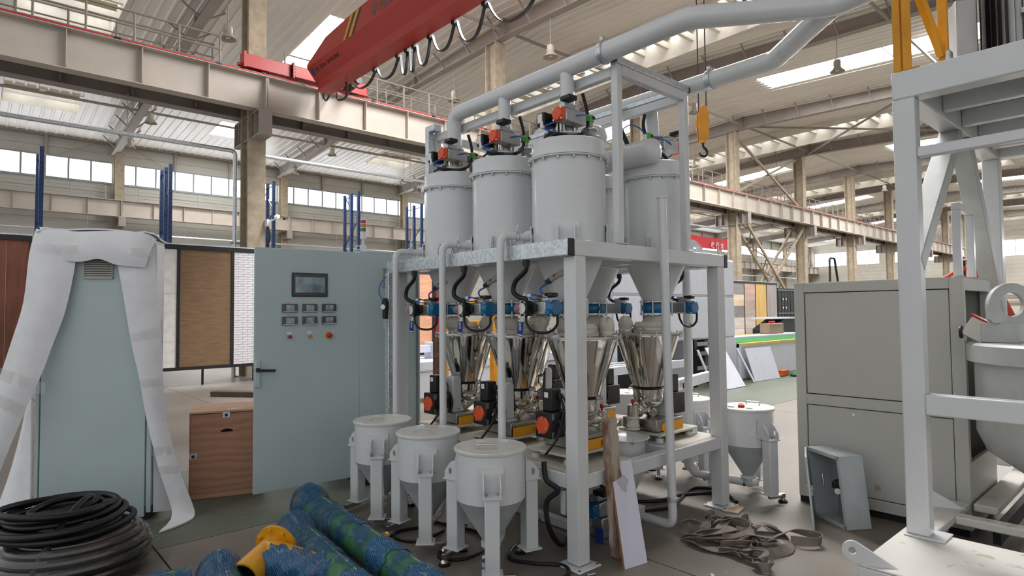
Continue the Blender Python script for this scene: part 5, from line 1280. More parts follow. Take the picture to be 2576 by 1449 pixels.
# ------------------------------------------------------------------ sample display walls
def board_mat(kind):
    P = {'redwood': ('83513f', '6d4030', (1, 1, .3), 9, 3), 'rock': ('e9e6e0', 'd2cec6', (1, 1, 1), 3, 9), 'brown': ('83674b', '745a40', (1, 1, 1), 16, 7), 'brick': ('ece9ec', 'd8d4d8', (1, 1, 1), 8, 0),
         'peach': ('e3ac8c', 'cf9676', (1, 1, 1), 10, 8)}
    c, c2, s, sc, d = P[kind]
    return mat('panel_'+kind, c, .7, col2=c2, scale=sc*.5, stretch=(2, 1, .3) if kind == 'redwood' else (.4, 1, 2.2), bump=.5, bscale=18, detail=5)
def displays():
    FR = mat('black_display_frame', '17191b', .5); K = 14.5/18.8; KR = 14.5/18.1
    def panel(x0, x1, kind, label, y=14.5, h=3.0, boards=None, zb=.36, k=14.5/18.8):
        x0, x1 = x0*k, x1*k
        t = thing('sample_panel', label, 'panel', ((x0+x1)/2, y, 0), group='facade sample panels')
        if kind == 'brick':
            BM = board_mat(kind); MB().box(x0+.02, x1-.02, y, y+.06, zb+.07, h-.04).build('backing', BM, t, world=True, smooth=False)
            b0 = None; rows = 46; cols = 5; hw = (x1-x0-.04)/cols; hh = (h-.11-zb)/rows; me = None
            for r in range(rows):
                for c in range(cols+(r % 2)):
                    px = x0+.02+hw*(c-(.5 if r % 2 else 0)); wa, wb = max(px, x0+.02), min(px+hw, x1-.02)
                    if wb-wa < .05: continue
                    full = abs(wb-wa-hw) < 1e-6
                    if full and me is not None:
                        o = bpy.data.objects.new('brick', me); COL.objects.link(o); o.parent = t
                    else:
                        o = MB().box(0, wb-wa-.012, -.012-0*r, 0, 0, hh-.012).build('brick', BM, t, smooth=False)
                        if full: me = o.data
                    o.location = (wa-t.location.x, 0, zb+.07+hh*r)
        elif boards:
            n = len(boards)
            for i, c in enumerate(boards):
                z1 = h-.04-(h-.11-zb)*i/n; z0 = h-.04-(h-.11-zb)*(i+1)/n+.012
                MB().box(x0+.03, x1-.03, y-.01, y+.05, z0, z1).build('board', mat('stone_board_'+c, c, .7, col2=''.join('%02x' % int(int(c[j:j+2], 16)*.86) for j in (0, 2, 4)), scale=1.6, stretch=(.25, 1, 2.5) if n > 1 else (2.5, 1, .25), detail=5), t, world=True, smooth=False)
        elif kind == 'rock':
            z = zb+.07
            for zz in (.98, 2.0, h-.04):
                MB().box(x0+.02, x1-.02, y, y+.06, z, zz-.006).build('board', mat('rock_face_board', 'e9e6e0', .8, bump=1., bscale=7), t, world=True, smooth=False); z = zz
        else:
            nb = 3 if kind == 'redwood' else 1
            for i in range(nb):
                a, b = x0+.02+(x1-x0-.04)*i/nb, x0+.02+(x1-x0-.04)*(i+1)/nb
                MB().box(a+.003, b-.003, y, y+.06, zb+.07, h-.04).build('board', board_mat(kind), t, world=True, smooth=False)
        for x in (x0, x1-.03): MB().box(x-.005, x+.028, y-.02, y+.06, zb, h).build('frame_post', FR, t, world=True, smooth=False)
        MB().box(x0, x1, y-.03, y+.08, zb, zb+.07).build('frame_sill', FR, t, world=True, smooth=False)
        if zb > 0: MB().box((x0+x1)/2-.02, (x0+x1)/2+.02, y+.2, y+.24, 0, h).build('rear_leg', FR, t, world=True, smooth=False); MB().box((x0+x1)/2-.02, (x0+x1)/2+.02, y+.05, y+.24, zb+.2, zb+.24).build('rear_arm', FR, t, world=True, smooth=False)
        MB().box(x0, x1, y-.03, y+.08, h-.04, h+.055).build('frame_head', FR, t, world=True, smooth=False)
        MB().box(x0, x1, y-.03, y+.3, h+.055, h+.08).build('top_cap', GALV, t, world=True, smooth=False)
    panel(-.25, 1.16, 'redwood', 'red-brown board panel at the left edge behind the wrapped cabinet')
    panel(2.98, 4.38, 'rock', 'white rock-textured panel right of the wrapped cabinet')
    panel(4.38, 5.81, 'brown', 'plain brown textured panel between two white ones')
    panel(5.81, 7.22, 'brick', 'white brick-pattern panel left of the control cabinet')
    panel(11.4, 12.87, 'peach', 'peach-coloured panel glimpsed behind the left feed pipes')
    r = thing('red_post', 'dark red post beside the peach panel', 'post', (10.1, 14.55, 0)); MB().box(10.0, 10.22, 14.45, 14.65, 0, 2.9).build('shaft', mat('dark_red_post', '7a2228', .5), r, world=True, bevel=.01); MB().box(9.96, 10.26, 14.4, 14.7, 0, .03).build('base', FR, r, world=True)
    Y = 14.5; rk = dict(zb=0., k=KR)
    panel(33.5, 34.89, 'x', 'stacked grey and cream stone boards beside the white machine', Y, 2.86, ['8f8a86', 'd9c4a6', '857d79', 'cfc4ba', 'ded5cb'], **rk)
    panel(34.89, 36.28, 'x', 'stacked pink-beige stone boards left of the yellow panel', Y, 2.86, ['c9a798', 'b89f92', 'b3a196', 'c7bab2', 'bfa9a0'], **rk)
    panel(36.28, 37.75, 'x', 'plain yellow facade panel in the distance', Y, 2.86, ['d8b268'], **rk)
    panel(37.75, 39.2, 'x', 'plain grey concrete-look panel right of the yellow one', Y, 2.86, ['a9a09b'], **rk)
    g = thing('black_gate', 'black slatted gate with white studs beyond the sample panels', 'gate', (32.6, 14.5, 0))
    for i in range(6): MB().box(31.6+i*.35, 31.6+i*.35+.29, Y, Y+.08, 0, 2.65).build('slat', FR, g, world=True, smooth=False)
    for z in (.1, 1.45, 2.8): MB().box(31.5, 33.7, Y-.03, Y, z*.9, z*.9+.06).build('rail', mat('grey_gate_rail', '6d6f70', .5), g, world=True, smooth=False)
    for i, z in ((0, 2.3), (1, 2.3), (0, 1.8), (1, 1.8), (0, 1.2), (1, 1.2)): MB().lathe([(0, 0), (.06, 0), (0, .03)], c=(32.05+i*.35, Y-.04, z*.9), n=10, R=frame((0, -1, 0))).build('stud', WHITEP, g, world=True)
displays()

# ------------------------------------------------------------------ hose coil
def coils():
    c = Vector((.515, 4.55, 0))
    t = thing('hose_drum_coil', 'flat coil of black hose bound in clear tape on the floor', 'hose coil', c)
    WR = mat('taped_black_hose', '1c1a18', .18, coat=.9, var=.15, scale=20, bump=.35, bscale=50)
    R0 = .40
    # wound hose bundle: visible turns on the outer side and the top
    for i, (dr, z) in enumerate(((.055, .03), (.03, .08), (.024, .135), (.04, .188), (.075, .228))):
        MB().path([(math.cos(a)*(R0-dr), math.sin(a)*(R0-dr), z) for a in [2*PI*k/64 for k in range(64)]], .029, 10, closed=True).build('hose_turn', WR, t)
    for i in range(4):
        r = R0-.125-.05*i
        MB().path([(math.cos(a)*r, math.sin(a)*r, .243) for a in [2*PI*k/64 for k in range(64)]], .029, 10, closed=True).build('hose_turn', WR, t)
    MB().lathe([(.15, .02), (R0-.08, .02), (R0-.08, .2), (.15, .2)], n=48).build('bundle_core', RUBBER, t)
    TP = mat('glossy_clear_wrap', '6c655c', .06, alpha=.10, bump=.8, bscale=22, coat=1., spec=1.)
    prof = [(R0-.02, .015), (R0+.004, .07), (R0+.008, .135), (R0-.006, .2), (R0-.05, .255), (R0-.12, .277), (R0-.24, .275)]
    MB().lathe(prof, n=72).build('clear_wrap', TP, t)
    t2 = thing('corrugated_hose_coil', 'loose coil of black corrugated hose lying on the taped coil', 'hose coil', c+Vector((-.03, .04, .275)))
    rnd = random.Random(3)
    def ring(cx, cy, rx, ry, z0, tilt, ph, n=44):
        return [Vector((cx+rx*math.cos(a)+.01*math.sin(3*a+ph), cy+ry*math.sin(a)+.012*math.sin(2*a+ph*2), z0+tilt*math.cos(a+ph))) for a in [ph+2*PI*k/n for k in range(n)]]
    specs = [(0, 0, .33, .33, .02, 0), (-.03, .0, .28, .28, .022, .0), (-.02, .03, .24, .235, .02, .0), (-.06, .02, .30, .30, .055, .012), (.0, .03, .255, .27, .058, .01), (-.03, -.01, .32, .32, .06, .015), (-.07, .04, .2, .2, .06, .01), (-.02, .05, .29, .27, .095, .015), (-.05, .01, .24, .23, .1, .02), (.03, .0, .2, .16, .1, .02), (-.02, .02, .17, .13, .128, .015), (-.08, .0, .25, .25, .13, .02)]
    for i, s in enumerate(specs):
        P = ring(*s, ph=rnd.uniform(0, 6)); Q = []
        for a, b in zip(P, P[1:]+P[:1]):
            for k in range(4): Q.append(a.lerp(b, k/4))
        MB().path(Q, .02, 9, closed=True, rs=[.0205 if j % 2 else .0188 for j in range(len(Q))]).build('hose_turn', CONDUIT, t2, ang=80)
    conduit([(.1, .06, .1), (.1, .0, .15), (.06, -.08, .155), (-.03, -.2, .1), (-.14, -.31, -.03), (-.22, -.38, -.2)], .021, 'hose_end', t2, step=.007)
coils()

# ------------------------------------------------------------------ film-wrapped pipes
def film_material(name, a0, a1):
    m = bpy.data.materials.new(name); m.use_nodes = True; nt = m.node_tree; N = nt.nodes; L = nt.links; b = N['Principled BSDF']
    tc = N.new('ShaderNodeTexCoord'); mp = N.new('ShaderNodeMapping'); mp.inputs['Rotation'].default_value = (.5, .3, .6); L.new(tc.outputs['Object'], mp.inputs['Vector'])
    w = N.new('ShaderNodeTexWave'); w.inputs['Scale'].default_value = 30; w.inputs['Distortion'].default_value = 6; w.inputs['Detail'].default_value = 5; w.inputs['Detail Scale'].default_value = 2; L.new(mp.outputs[0], w.inputs['Vector'])
    n = N.new('ShaderNodeTexNoise'); n.inputs['Scale'].default_value = 6; n.inputs['Detail'].default_value = 3; L.new(tc.outputs['Object'], n.inputs['Vector'])
    r0 = N.new('ShaderNodeValToRGB'); e = r0.color_ramp.elements
    e[0].position = .25; e[0].color = (*lin('0e4560'), 1); e[1].position = .75; e[1].color = (*lin('3f8fc4'), 1)
    k = e.new(.5); k.color = (*lin('1a66a0'), 1)
    f = N.new('ShaderNodeMath'); f.operation = 'MULTIPLY_ADD'; f.inputs[1].default_value = .45; L.new(w.outputs[0], f.inputs[0])
    g = N.new('ShaderNodeMath'); g.operation = 'MULTIPLY'; g.inputs[1].default_value = .6; L.new(n.outputs[0], g.inputs[0]); L.new(g.outputs[0], f.inputs[2]); L.new(f.outputs[0], r0.inputs[0]); L.new(r0.outputs[0], b.inputs['Base Color'])
    r = N.new('ShaderNodeMapRange'); r.inputs[1].default_value = .4; r.inputs[2].default_value = .58; r.inputs[3].default_value = a0; r.inputs[4].default_value = a1; L.new(n.outputs[0], r.inputs[0]); L.new(r.outputs[0], b.inputs['Alpha'])
    b.inputs['Roughness'].default_value = .22; b.inputs['Coat Weight'].default_value = .5; b.inputs['Coat Roughness'].default_value = .08
    bp = N.new('ShaderNodeBump'); bp.inputs['Strength'].default_value = .8; bp.inputs['Distance'].default_value = .006; L.new(w.outputs[0], bp.inputs['Height']); L.new(bp.outputs[0], b.inputs['Normal'])
    return m
FILM = film_material('blue_stretch_film', .72, .12); FILM2 = film_material('bunched_blue_film', 1., .75)
PIPEG = mat('green_coated_pipe', '4f8a45', .5, var=.15, scale=4)
YCAST = mat('yellow_cast_paint', 'e3a31a', .35, var=.04, coat=.3)
def wobble(p, seed): return math.sin(p.x*37+seed)*math.cos(p.y*31-seed*1.7)*math.sin(p.z*41+seed*.6)
def wrapped_pipe(label, p0, p1, r, seed, bands=((0, .42), (.55, .66), (.78, .95)), flange0=True):
    p0, p1 = Vector(p0), Vector(p1); t = thing('wrapped_pipe', label, 'pipe', (p0.x, p0.y, 0), group='film-wrapped pipes on the floor')
    R = frame(p1-p0); L_ = (p1-p0).length; q0 = p0-Vector(t.location)
    MB().lathe([(r*.8, 0), (r, 0), (r, L_), (r*.8, L_), (r*.8, 0)], c=q0, n=32, R=R).build('pipe_body', PIPEG, t)
    MB().bar(q0+R@Vector((r*.2, r*.985, .05)), q0+R@Vector((r*.2, r*.985, L_-.02)), .003, .002).build('weld_line', WHITETAG, t)
    if flange0: MB().lathe([(r*.8, -.01), (r*1.28, -.01), (r*1.28, .02), (r, .02)], c=q0, n=32, R=R).build('end_flange', YCAST, t)
    def film(a, b, ra, mname, mt, amp):
        n, m = 40, max(8, int((b-a)*L_/.025)); vs = []
        for i in range(m+1):
            f = i/m; zz = a*L_+(b-a)*L_*f
            ex = 1.33 if (flange0 and zz < .05) else 1+.3*max(0, .12-zz)/.12*(1 if flange0 else 0)
            for k in range(n):
                an = 2*PI*k/n; rr = ra*ex; p = Vector((rr*math.cos(an), rr*math.sin(an), zz))
                rr2 = rr+amp*(wobble(p*1.3, seed)+.5*wobble(p*3.1, seed+2))+amp*.6*math.sin(an*2+zz*40)
                edge = .02*math.sin(an*5+seed)+.012*math.sin(an*13) if i in (0, m) else 0
                vs.append(q0+R@Vector((rr2*math.cos(an), rr2*math.sin(an), zz+(edge if i == m else 0))))
        fs = [(i*n+k, i*n+(k+1) % n, (i+1)*n+(k+1) % n, (i+1)*n+k) for i in range(m) for k in range(n)]
        if a <= 0: fs.append(tuple(range(n-1, -1, -1)))
        MB().add(vs, fs).build(mname, mt, t, ang=50)
    film(-.03/L_ if flange0 else 0, 1, r*1.035, 'film_layer', FILM, .0035)
    for j, (a, b) in enumerate(bands): film(a if a else -.04/L_, b, r*1.08, 'film_band', FILM2 if j else FILM, .006)
    return t
wrapped_pipe('film-wrapped green pipe nearest the hoppers, lying toward the door', (1.965, 4.52, .115), (1.78, 2.3, .115), .098, 1.)
wrapped_pipe('film-wrapped green pipe lying between the yellow branch and the outer pipe', (1.64, 3.98, .112), (1.45, 2.2, .112), .096, 4.)
wrapped_pipe('film-wrapped pipe stub with flange left of the yellow branch', (1.08, 3.66, .1), (.92, 2.6, .1), .09, 9., ((0, .5),))
wrapped_pipe('film-wrapped pipe end showing beside the taped hose coil', (.93, 3.80, .075), (.12, 3.98, .075), .065, 14., ((0, .6),), False)
def yellow_branch():
    t = thing('pipe_branch', 'bright yellow flanged pipe branch half covered in blue film', 'pipe fitting', (1.36, 3.62, 0))
    a, b = Vector((1.42, 3.73, .16)), Vector((1.16, 3.53, .10)); o = Vector(t.location); R = frame(b-a); L_ = (b-a).length
    MB().lathe([(.06, 0), (.13, 0), (.13, .022), (.085, .022), (.082, .05), (.092, L_), (.08, L_), (.06, 0)], c=a-o, n=32, R=R).build('branch_body', YCAST, t)
    for k in range(8):
        an = 2*PI*k/8+.2; p = a-o+R@Vector((.11*math.cos(an), .11*math.sin(an), .022))
        MB().lathe([(.013, 0), (.013, .01), (.009, .012), (.009, .018), (0, .018)], c=p, n=6, R=R).build('flange_bolt', YCAST, t)
    MB().tube(a-o+R@Vector((0, 0, .1)), Vector((1.52, 3.3, .1))-o, .09, 28).build('side_branch', YCAST, t)
    MB().lathe([(0, L_+.001), (.08, L_+.001)], c=a-o, n=24, R=R).build('bore', BLACK, t)
    # film bunched round the side branch
    n, m = 36, 16; vs = []; q0, q1 = a+(b-a)*.45, Vector((1.55, 3.2, .1)); R2 = frame(q1-q0); L2 = (q1-q0).length
    for i in range(m+1):
        for k in range(n):
            an = 2*PI*k/n; f = i/m; rr = .098+.012*math.sin(an*4+i*1.3)*(.3+f)+.008*math.sin(an*9-i*2.1)
            vs.append(q0-o+R2@Vector((rr*math.cos(an), rr*math.sin(an), L2*(.12+.9*f)+.012*math.sin(an*7)*(i == 0))))
    MB().add(vs, [(i*n+k, i*n+(k+1) % n, (i+1)*n+(k+1) % n, (i+1)*n+k) for i in range(m) for k in range(n)]).build('film_wrap', FILM2, t, ang=50)
    y = thing('pipe_lug', 'small yellow slotted lug on the floor beside the outer pipe', 'lug', (2.035, 3.575, .1))
    MB().ring_prism([(-.07, -.03), (-.02, -.03), (.05, -.03), (.05, 0), (.05, .03), (-.02, .03), (-.07, .03), (-.07, 0)], [(-.03, -.012), (-.01, -.012), (.025, -.012), (.033, 0), (.025, .012), (-.01, .012), (-.03, .012), (-.038, 0)], .008, M4(Rz(.1) @ Vector((1, 0, 0)), Rz(.1) @ Vector((0, 1, 0)), (0, 0, 1), (0, 0, 0))).build('plate', YCAST, y)
yellow_branch()
# ------------------------------------------------------------------ boards leaning on the frame
def boards():
    t = thing('white_board', 'white laminated board leaning on the frame in front of the plank', 'board', (3.06, 2.35, 0))
    LAM = mat('white_laminate', 'dcdaea', .35, var=.02); CB = mat('chipboard_edge', 'a9744c', .8, bump=.4, bscale=120)
    p = [Vector((2.972, 2.335, 0)), Vector((3.155, 2.305, 0.0)), Vector((3.23, 2.475, .585)), Vector((3.045, 2.495, .59))]
    n = (p[1]-p[0]).cross(p[3]-p[0]).normalized(); n = n if n.y < 0 else -n; th = .018; o = Vector(t.location)
    MB().add([q-o for q in p]+[q-n*th-o for q in p], [(0,1,2,3), (4,5,6,7), (0,1,5,4), (1,2,6,5), (2,3,7,6), (3,0,4,7)]).build('core', CB, t, smooth=False)
    e = .0015; c = sum(p, Vector())/4
    MB().add([q+n*.0005-o for q in p]+[q+n*e-o for q in p], [(0,1,2,3), (4,5,6,7), (0,1,5,4), (1,2,6,5), (2,3,7,6), (3,0,4,7)]).build('laminate_face', LAM, t, smooth=False)
    s = p[3].lerp(p[2], .45).lerp(p[0].lerp(p[1], .45), .22)
    sx = (p[2]-p[3]).normalized(); sy = (p[3]-p[0]).normalized()
    pts = [(s+sx*(.045*math.cos(a)*(1+.3*math.sin(3*a)))+sy*(.05*math.sin(a)*(1+.25*math.cos(5*a)))+n*.0018-o) for a in [2*PI*k/24 for k in range(24)]]
    MB().add(pts, [tuple(range(24))]).build('grime_patch', mat('grime', 'cfcad2', .6, col2='a7a0a6', scale=60, alpha=.35), t, smooth=False)
    t = thing('splintered_plank', 'narrow weathered plank with torn paint leaning behind the white board', 'plank', (2.99, 2.45, 0))
    WP = mat('weathered_plank', 'b5a698', .85, col2='7a5640', scale=9, stretch=(1, 1, .35), lo=.36, hi=.5, bump=.8, bscale=40)
    a, b = Vector((3.015, 2.462, 0)), Vector((2.975, 2.494, .875)); w = Vector((.118, -.006, 0)); o = Vector(t.location); rows = []
    for i in range(15):
        f = i/14; c = a.lerp(b, f); j = .006*math.sin(i*2.3); k = .007*math.sin(i*1.7+1)
        rows.append([c+w*0-o+Vector((j, 0, 0)), c+w*.33-o, c+w*.66-o, c+w-o+Vector((k, 0, 0))])
    rows[0][0].z += .03; rows[0][2].z += .015
    MB().sheet(rows, .028).build('plank_body', WP, t, smooth=False)
    MB().box(0, .02, 0, .01, 0, .01).move(Matrix.Translation((0.02, -.03, .86))).build('splinter', WP, t)
boards()
def shim():
    t = MB().box(-.09, .09, -.06, .06, 0, .012).build('wood_shim', mat('pale_shim', 'c9b290', .8), None, bevel=.002); t.location = (4.46, 2.44, 0.0); t.rotation_euler = (0, 0, .2)
    tag(t, 'thin pale wood shim by the right front post foot', 'shim')
    t = thing('loose_bolt', 'loose zinc bolt lying by the front post foot', 'bolt', (2.74, 2.42, 0))
    MB().tube((0, 0, .008), (.045, -.01, .008), .006, 8).build('shank', BOLT, t); MB().tube((-.01, .002, .01), (0, 0, .01), .011, 6).build('head', BOLT, t)
    # under-frame bits
    t = thing('pipe_cradle', 'grey square-tube cradle on the floor under the frame', 'frame', (3.5, 2.95, 0))
    MB().box(3.2, 3.9, 2.86, 2.92, 0, .06).build('tube', GREY, t, world=True, bevel=.004); MB().box(3.2, 3.26, 2.92, 3.6, 0, .06).build('tube', GREY, t, world=True, bevel=.004)
    t = thing('diverter_valve', 'blue and black diverter valve on the floor cradle under the frame', 'valve', (3.18, 2.78, 0))
    actuator(t, (0, 0, .2), BLUE, -1, 1.); MB().cbox((.12, 0, .07), (.12, .1, .14)).build('valve_block', ALU, t, bevel=.01)
    MB().cbox((.0, -.07, .05), (.003, .07, .1)).build('blue_tag', BLUETAG, t)
    t = thing('vacuum_line', 'grey vacuum pipe low under the back of the frame', 'pipe', (3.9, 3.6, 0))
    MB().path(fillet([(3.66, 2.9, .07), (3.66, 3.6, .09), (4.0, 4.2, .22), (4.0, 4.4, .22)], .1), .03, 14).build('pipe_run', GREY, t, world=True)
shim()

# ------------------------------------------------------------------ tangled lifting strap
def straps():
    t = thing('lifting_straps', 'tangled heap of grey-brown webbing straps on the floor', 'strap', (3.85, 2.1, 0))
    WB = mat('grey_webbing', '8a7f76', .85, var=.1, scale=14, bump=.3, bscale=420, stretch=(1, 1, 1))
    rnd = random.Random(11); o = Vector(t.location)
    def strap(pts, tw, w=.028):
        P = smooth_pts([Vector((x, y, z)) for x, y, z in pts], 8); rows = []
        k = len(P)
        for i, p in enumerate(P):
            d = (P[min(i+1, k-1)]-P[max(i-1, 0)]).normalized(); f = i/(k-1)
            a = tw[0]+(tw[1]-tw[0])*f+.5*math.sin(f*9+tw[0]*3)
            s = d.cross(Vector((0, 0, 1))); s = s.normalized() if s.length > .05 else Vector((1, 0, 0)); u = s.cross(d).normalized()
            v = s*math.cos(a)+u*math.sin(a)
            h = abs(v.z)*w; q = Vector((p.x, p.y, max(p.z, h+.004)))
            rows.append([q-v*w-o, q-o, q+v*w-o])
        MB().sheet(rows, .005).build('strap_run', WB, t, ang=60)
    Z = .012
    strap([(3.73, 2.46, .05), (3.78, 2.4, .09), (3.9, 2.36, .03), (3.99, 2.33, .07), (4.05, 2.22, .04), (4.0, 2.1, .02), (3.9, 2.05, .03)], (1.2, .3))
    strap([(3.62, 2.34, .02), (3.68, 2.22, .03), (3.78, 2.14, .02), (3.9, 2.1, .05), (4.0, 2.0, .04), (4.1, 1.93, .03)], (.2, 1.0))
    strap([(3.62, 2.36, .03), (3.75, 2.33, .02), (3.9, 2.26, .05), (4.0, 2.18, .08), (4.08, 2.1, .03)], (.3, -.6))
    strap([(3.6, 2.3, .02), (3.58, 2.16, .02), (3.62, 2.02, .02), (3.6, 1.92, .02)], (.1, .5))
    strap([(3.75, 2.24, .07), (3.86, 2.3, .08), (3.96, 2.25, .04), (4.02, 2.12, .03), (3.94, 2.02, .08), (3.82, 2.05, .06), (3.76, 2.14, .04)], (1.3, .9))
    strap([(3.66, 2.1, .04), (3.76, 2.0, .05), (3.88, 1.94, .03), (4.0, 1.88, .07), (4.12, 1.84, .08), (4.2, 1.78, .06), (4.22, 1.7, .05), (4.15, 1.68, .045), (4.08, 1.74, .045), (4.05, 1.82, .04)], (.5, 1.45))
    strap([(3.62, 1.94, .02), (3.6, 1.85, .03), (3.64, 1.8, .06), (3.7, 1.84, .05), (3.72, 1.92, .03), (3.8, 1.98, .03)], (.4, 1.1))
    strap([(3.56, 1.82, .03), (3.52, 1.76, .03), (3.56, 1.72, .035), (3.62, 1.75, .03)], (1.2, 1.4))
    strap([(3.92, 2.0, .09), (4.0, 1.96, .11), (4.06, 1.88, .06), (4.02, 1.8, .02), (3.9, 1.8, .02), (3.8, 1.86, .03)], (1.0, .2))
    strap([(3.98, 2.4, .06), (4.02, 2.36, .09), (4.0, 2.3, .05)], (1.4, 1.2)); strap([(4.12, 2.2, .05), (4.14, 2.16, .08), (4.1, 2.1, .04)], (1.4, 1.2))
    strap([(3.7, 2.3, .05), (3.8, 2.2, .08), (3.92, 2.18, .1), (4.02, 2.06, .06)], (.2, .8))
    strap([(3.64, 2.26, .03), (3.74, 2.2, .06), (3.84, 2.12, .09), (3.96, 2.1, .06), (4.06, 2.02, .09), (4.1, 1.94, .05)], (.6, -.5), .03)
    strap([(3.8, 2.42, .03), (3.88, 2.3, .07), (3.98, 2.24, .1), (4.06, 2.16, .06), (4.0, 2.04, .05), (3.9, 1.98, .04), (3.8, 1.92, .03)], (-.4, 1.1), .03)
    strap([(3.68, 2.18, .05), (3.72, 2.06, .06), (3.82, 2.0, .08), (3.94, 1.94, .06), (4.02, 1.86, .05), (3.94, 1.78, .03), (3.8, 1.8, .03), (3.7, 1.86, .03)], (.1, .7), .03)
    strap([(3.6, 2.08, .02), (3.66, 1.98, .03), (3.72, 1.9, .04), (3.68, 1.8, .03), (3.58, 1.78, .03)], (.3, 1.3), .03)
    strap([(3.86, 2.22, .1), (3.94, 2.16, .12), (3.98, 2.08, .09), (3.92, 2.04, .07), (3.86, 2.1, .08)], (1.0, 1.5), .028)
    d = thing('paper_scrap', 'tiny white paper scrap on the floor in front of the straps', 'scrap', (3.27, 1.93, 0)); MB().sheet([[(-.012, -.01, .004), (0, -.012, .012), (.012, -.008, .004)], [(-.01, .008, .008), (.002, .01, .015), (.012, .009, .003)]], .001).build('paper', WHITETAG, d)
straps()

# ------------------------------------------------------------------ grey machine cabinet at right
def big_cabinet():
    t = thing('machine_cabinet', 'large warm grey machine cabinet with two recessed front panels', 'cabinet', (5.05, 1.05, 0))
    y0, y1, x0, x1, H_ = 1.05, 2.19, 5.05, 5.86, 1.757
    B = dict(world=True, bevel=.004)
    MB().box(x0+.02, x1, y0+.02, y1, .0, .06).build('plinth', mat('dark_gap', '1d1d1b', .8), t, world=True)
    f = .075
    MB().box(x0, x0+.05, y0, y0+f*1.1, .05, H_).build('corner_post', GREY2, t, **B); MB().box(x0, x0+.05, y1-f, y1, .05, H_).build('corner_post', GREY2, t, **B)
    MB().box(x1-.05, x1, y0, y0+.06, .05, H_).build('corner_post', GREY2, t, **B); MB().box(x1-.05, x1, y1-.06, y1, .05, H_).build('corner_post', GREY2, t, **B)
    for z0, z1 in ((.05, .13), (.79, .87), (H_-.075, H_)): MB().box(x0, x0+.05, y0+f*1.1, y1-f, z0, z1).build('front_rail', GREY2, t, **B)
    MB().box(x0+.012, x0+.04, y0+f*1.1+.006, y1-f-.006, .136, .784).build('lower_panel', GREY2, t, **B)
    MB().box(x0+.012, x0+.04, y0+f*1.1+.006, y1-f-.006, .876, H_-.081).build('upper_panel', GREY2, t, **B)
    MB().box(x0+.04, x0+.05, y0+.06, y1-.05, .1, H_-.05).build('seam_backing', mat('dark_gap', '1d1d1b', .8), t, world=True)
    MB().box(x0, x1, y0, y1, H_, H_+.004).build('top_panel', GREY2, t, **B)
    MB().box(x0+.05, x1, y1-.02, y1, .06, H_).build('side_panel', GREY2, t, **B); MB().box(x1-.012, x1, y0+.06, y1, .06, H_).build('back_panel', GREY2, t, **B)
    MB().box(x0+.05, x1-.05, y0, y0+.03, H_-.09, H_).build('side_rail', GREY2, t, **B); MB().box(x0+.05, x1-.05, y0, y0+.03, .05, .5).build('side_rail', GREY2, t, **B)
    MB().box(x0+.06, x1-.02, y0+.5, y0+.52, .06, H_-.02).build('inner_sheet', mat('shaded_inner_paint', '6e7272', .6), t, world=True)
    MB().lathe([(0, 0), (.011, 0), (0, .002)], c=(x0+.012, 1.77, .74), n=12, R=frame((-1, 0, 0))).build('paint_spot', WHITETAG, t, world=True)
    MB().lathe([(0, 0), (.024, 0), (0, .002)], c=(x0+.012, 1.62, .22), n=18, R=frame((-1, 0, 0))).build('hole_plug', mat('primer_spot', 'b39f8f', .8), t, world=True)
    l = thing('loop_frame', 'grey square-tube loop standing on the large grey cabinet', 'frame', (5.15, 1.1, H_))
    for x in (5.12, 5.5): MB().box(x, x+.05, 1.07, 1.12, H_+.012, 2.23).build('upright', GREY, l, **B)
    MB().box(5.12, 5.55, 1.07, 1.12, 2.23, 2.28).build('head_bar', GREY, l, **B)
    for x in (5.11, 5.49): MB().box(x, x+.07, 1.06, 1.13, H_+.004, H_+.012).build('foot', GREY2, l, **B)
big_cabinet()

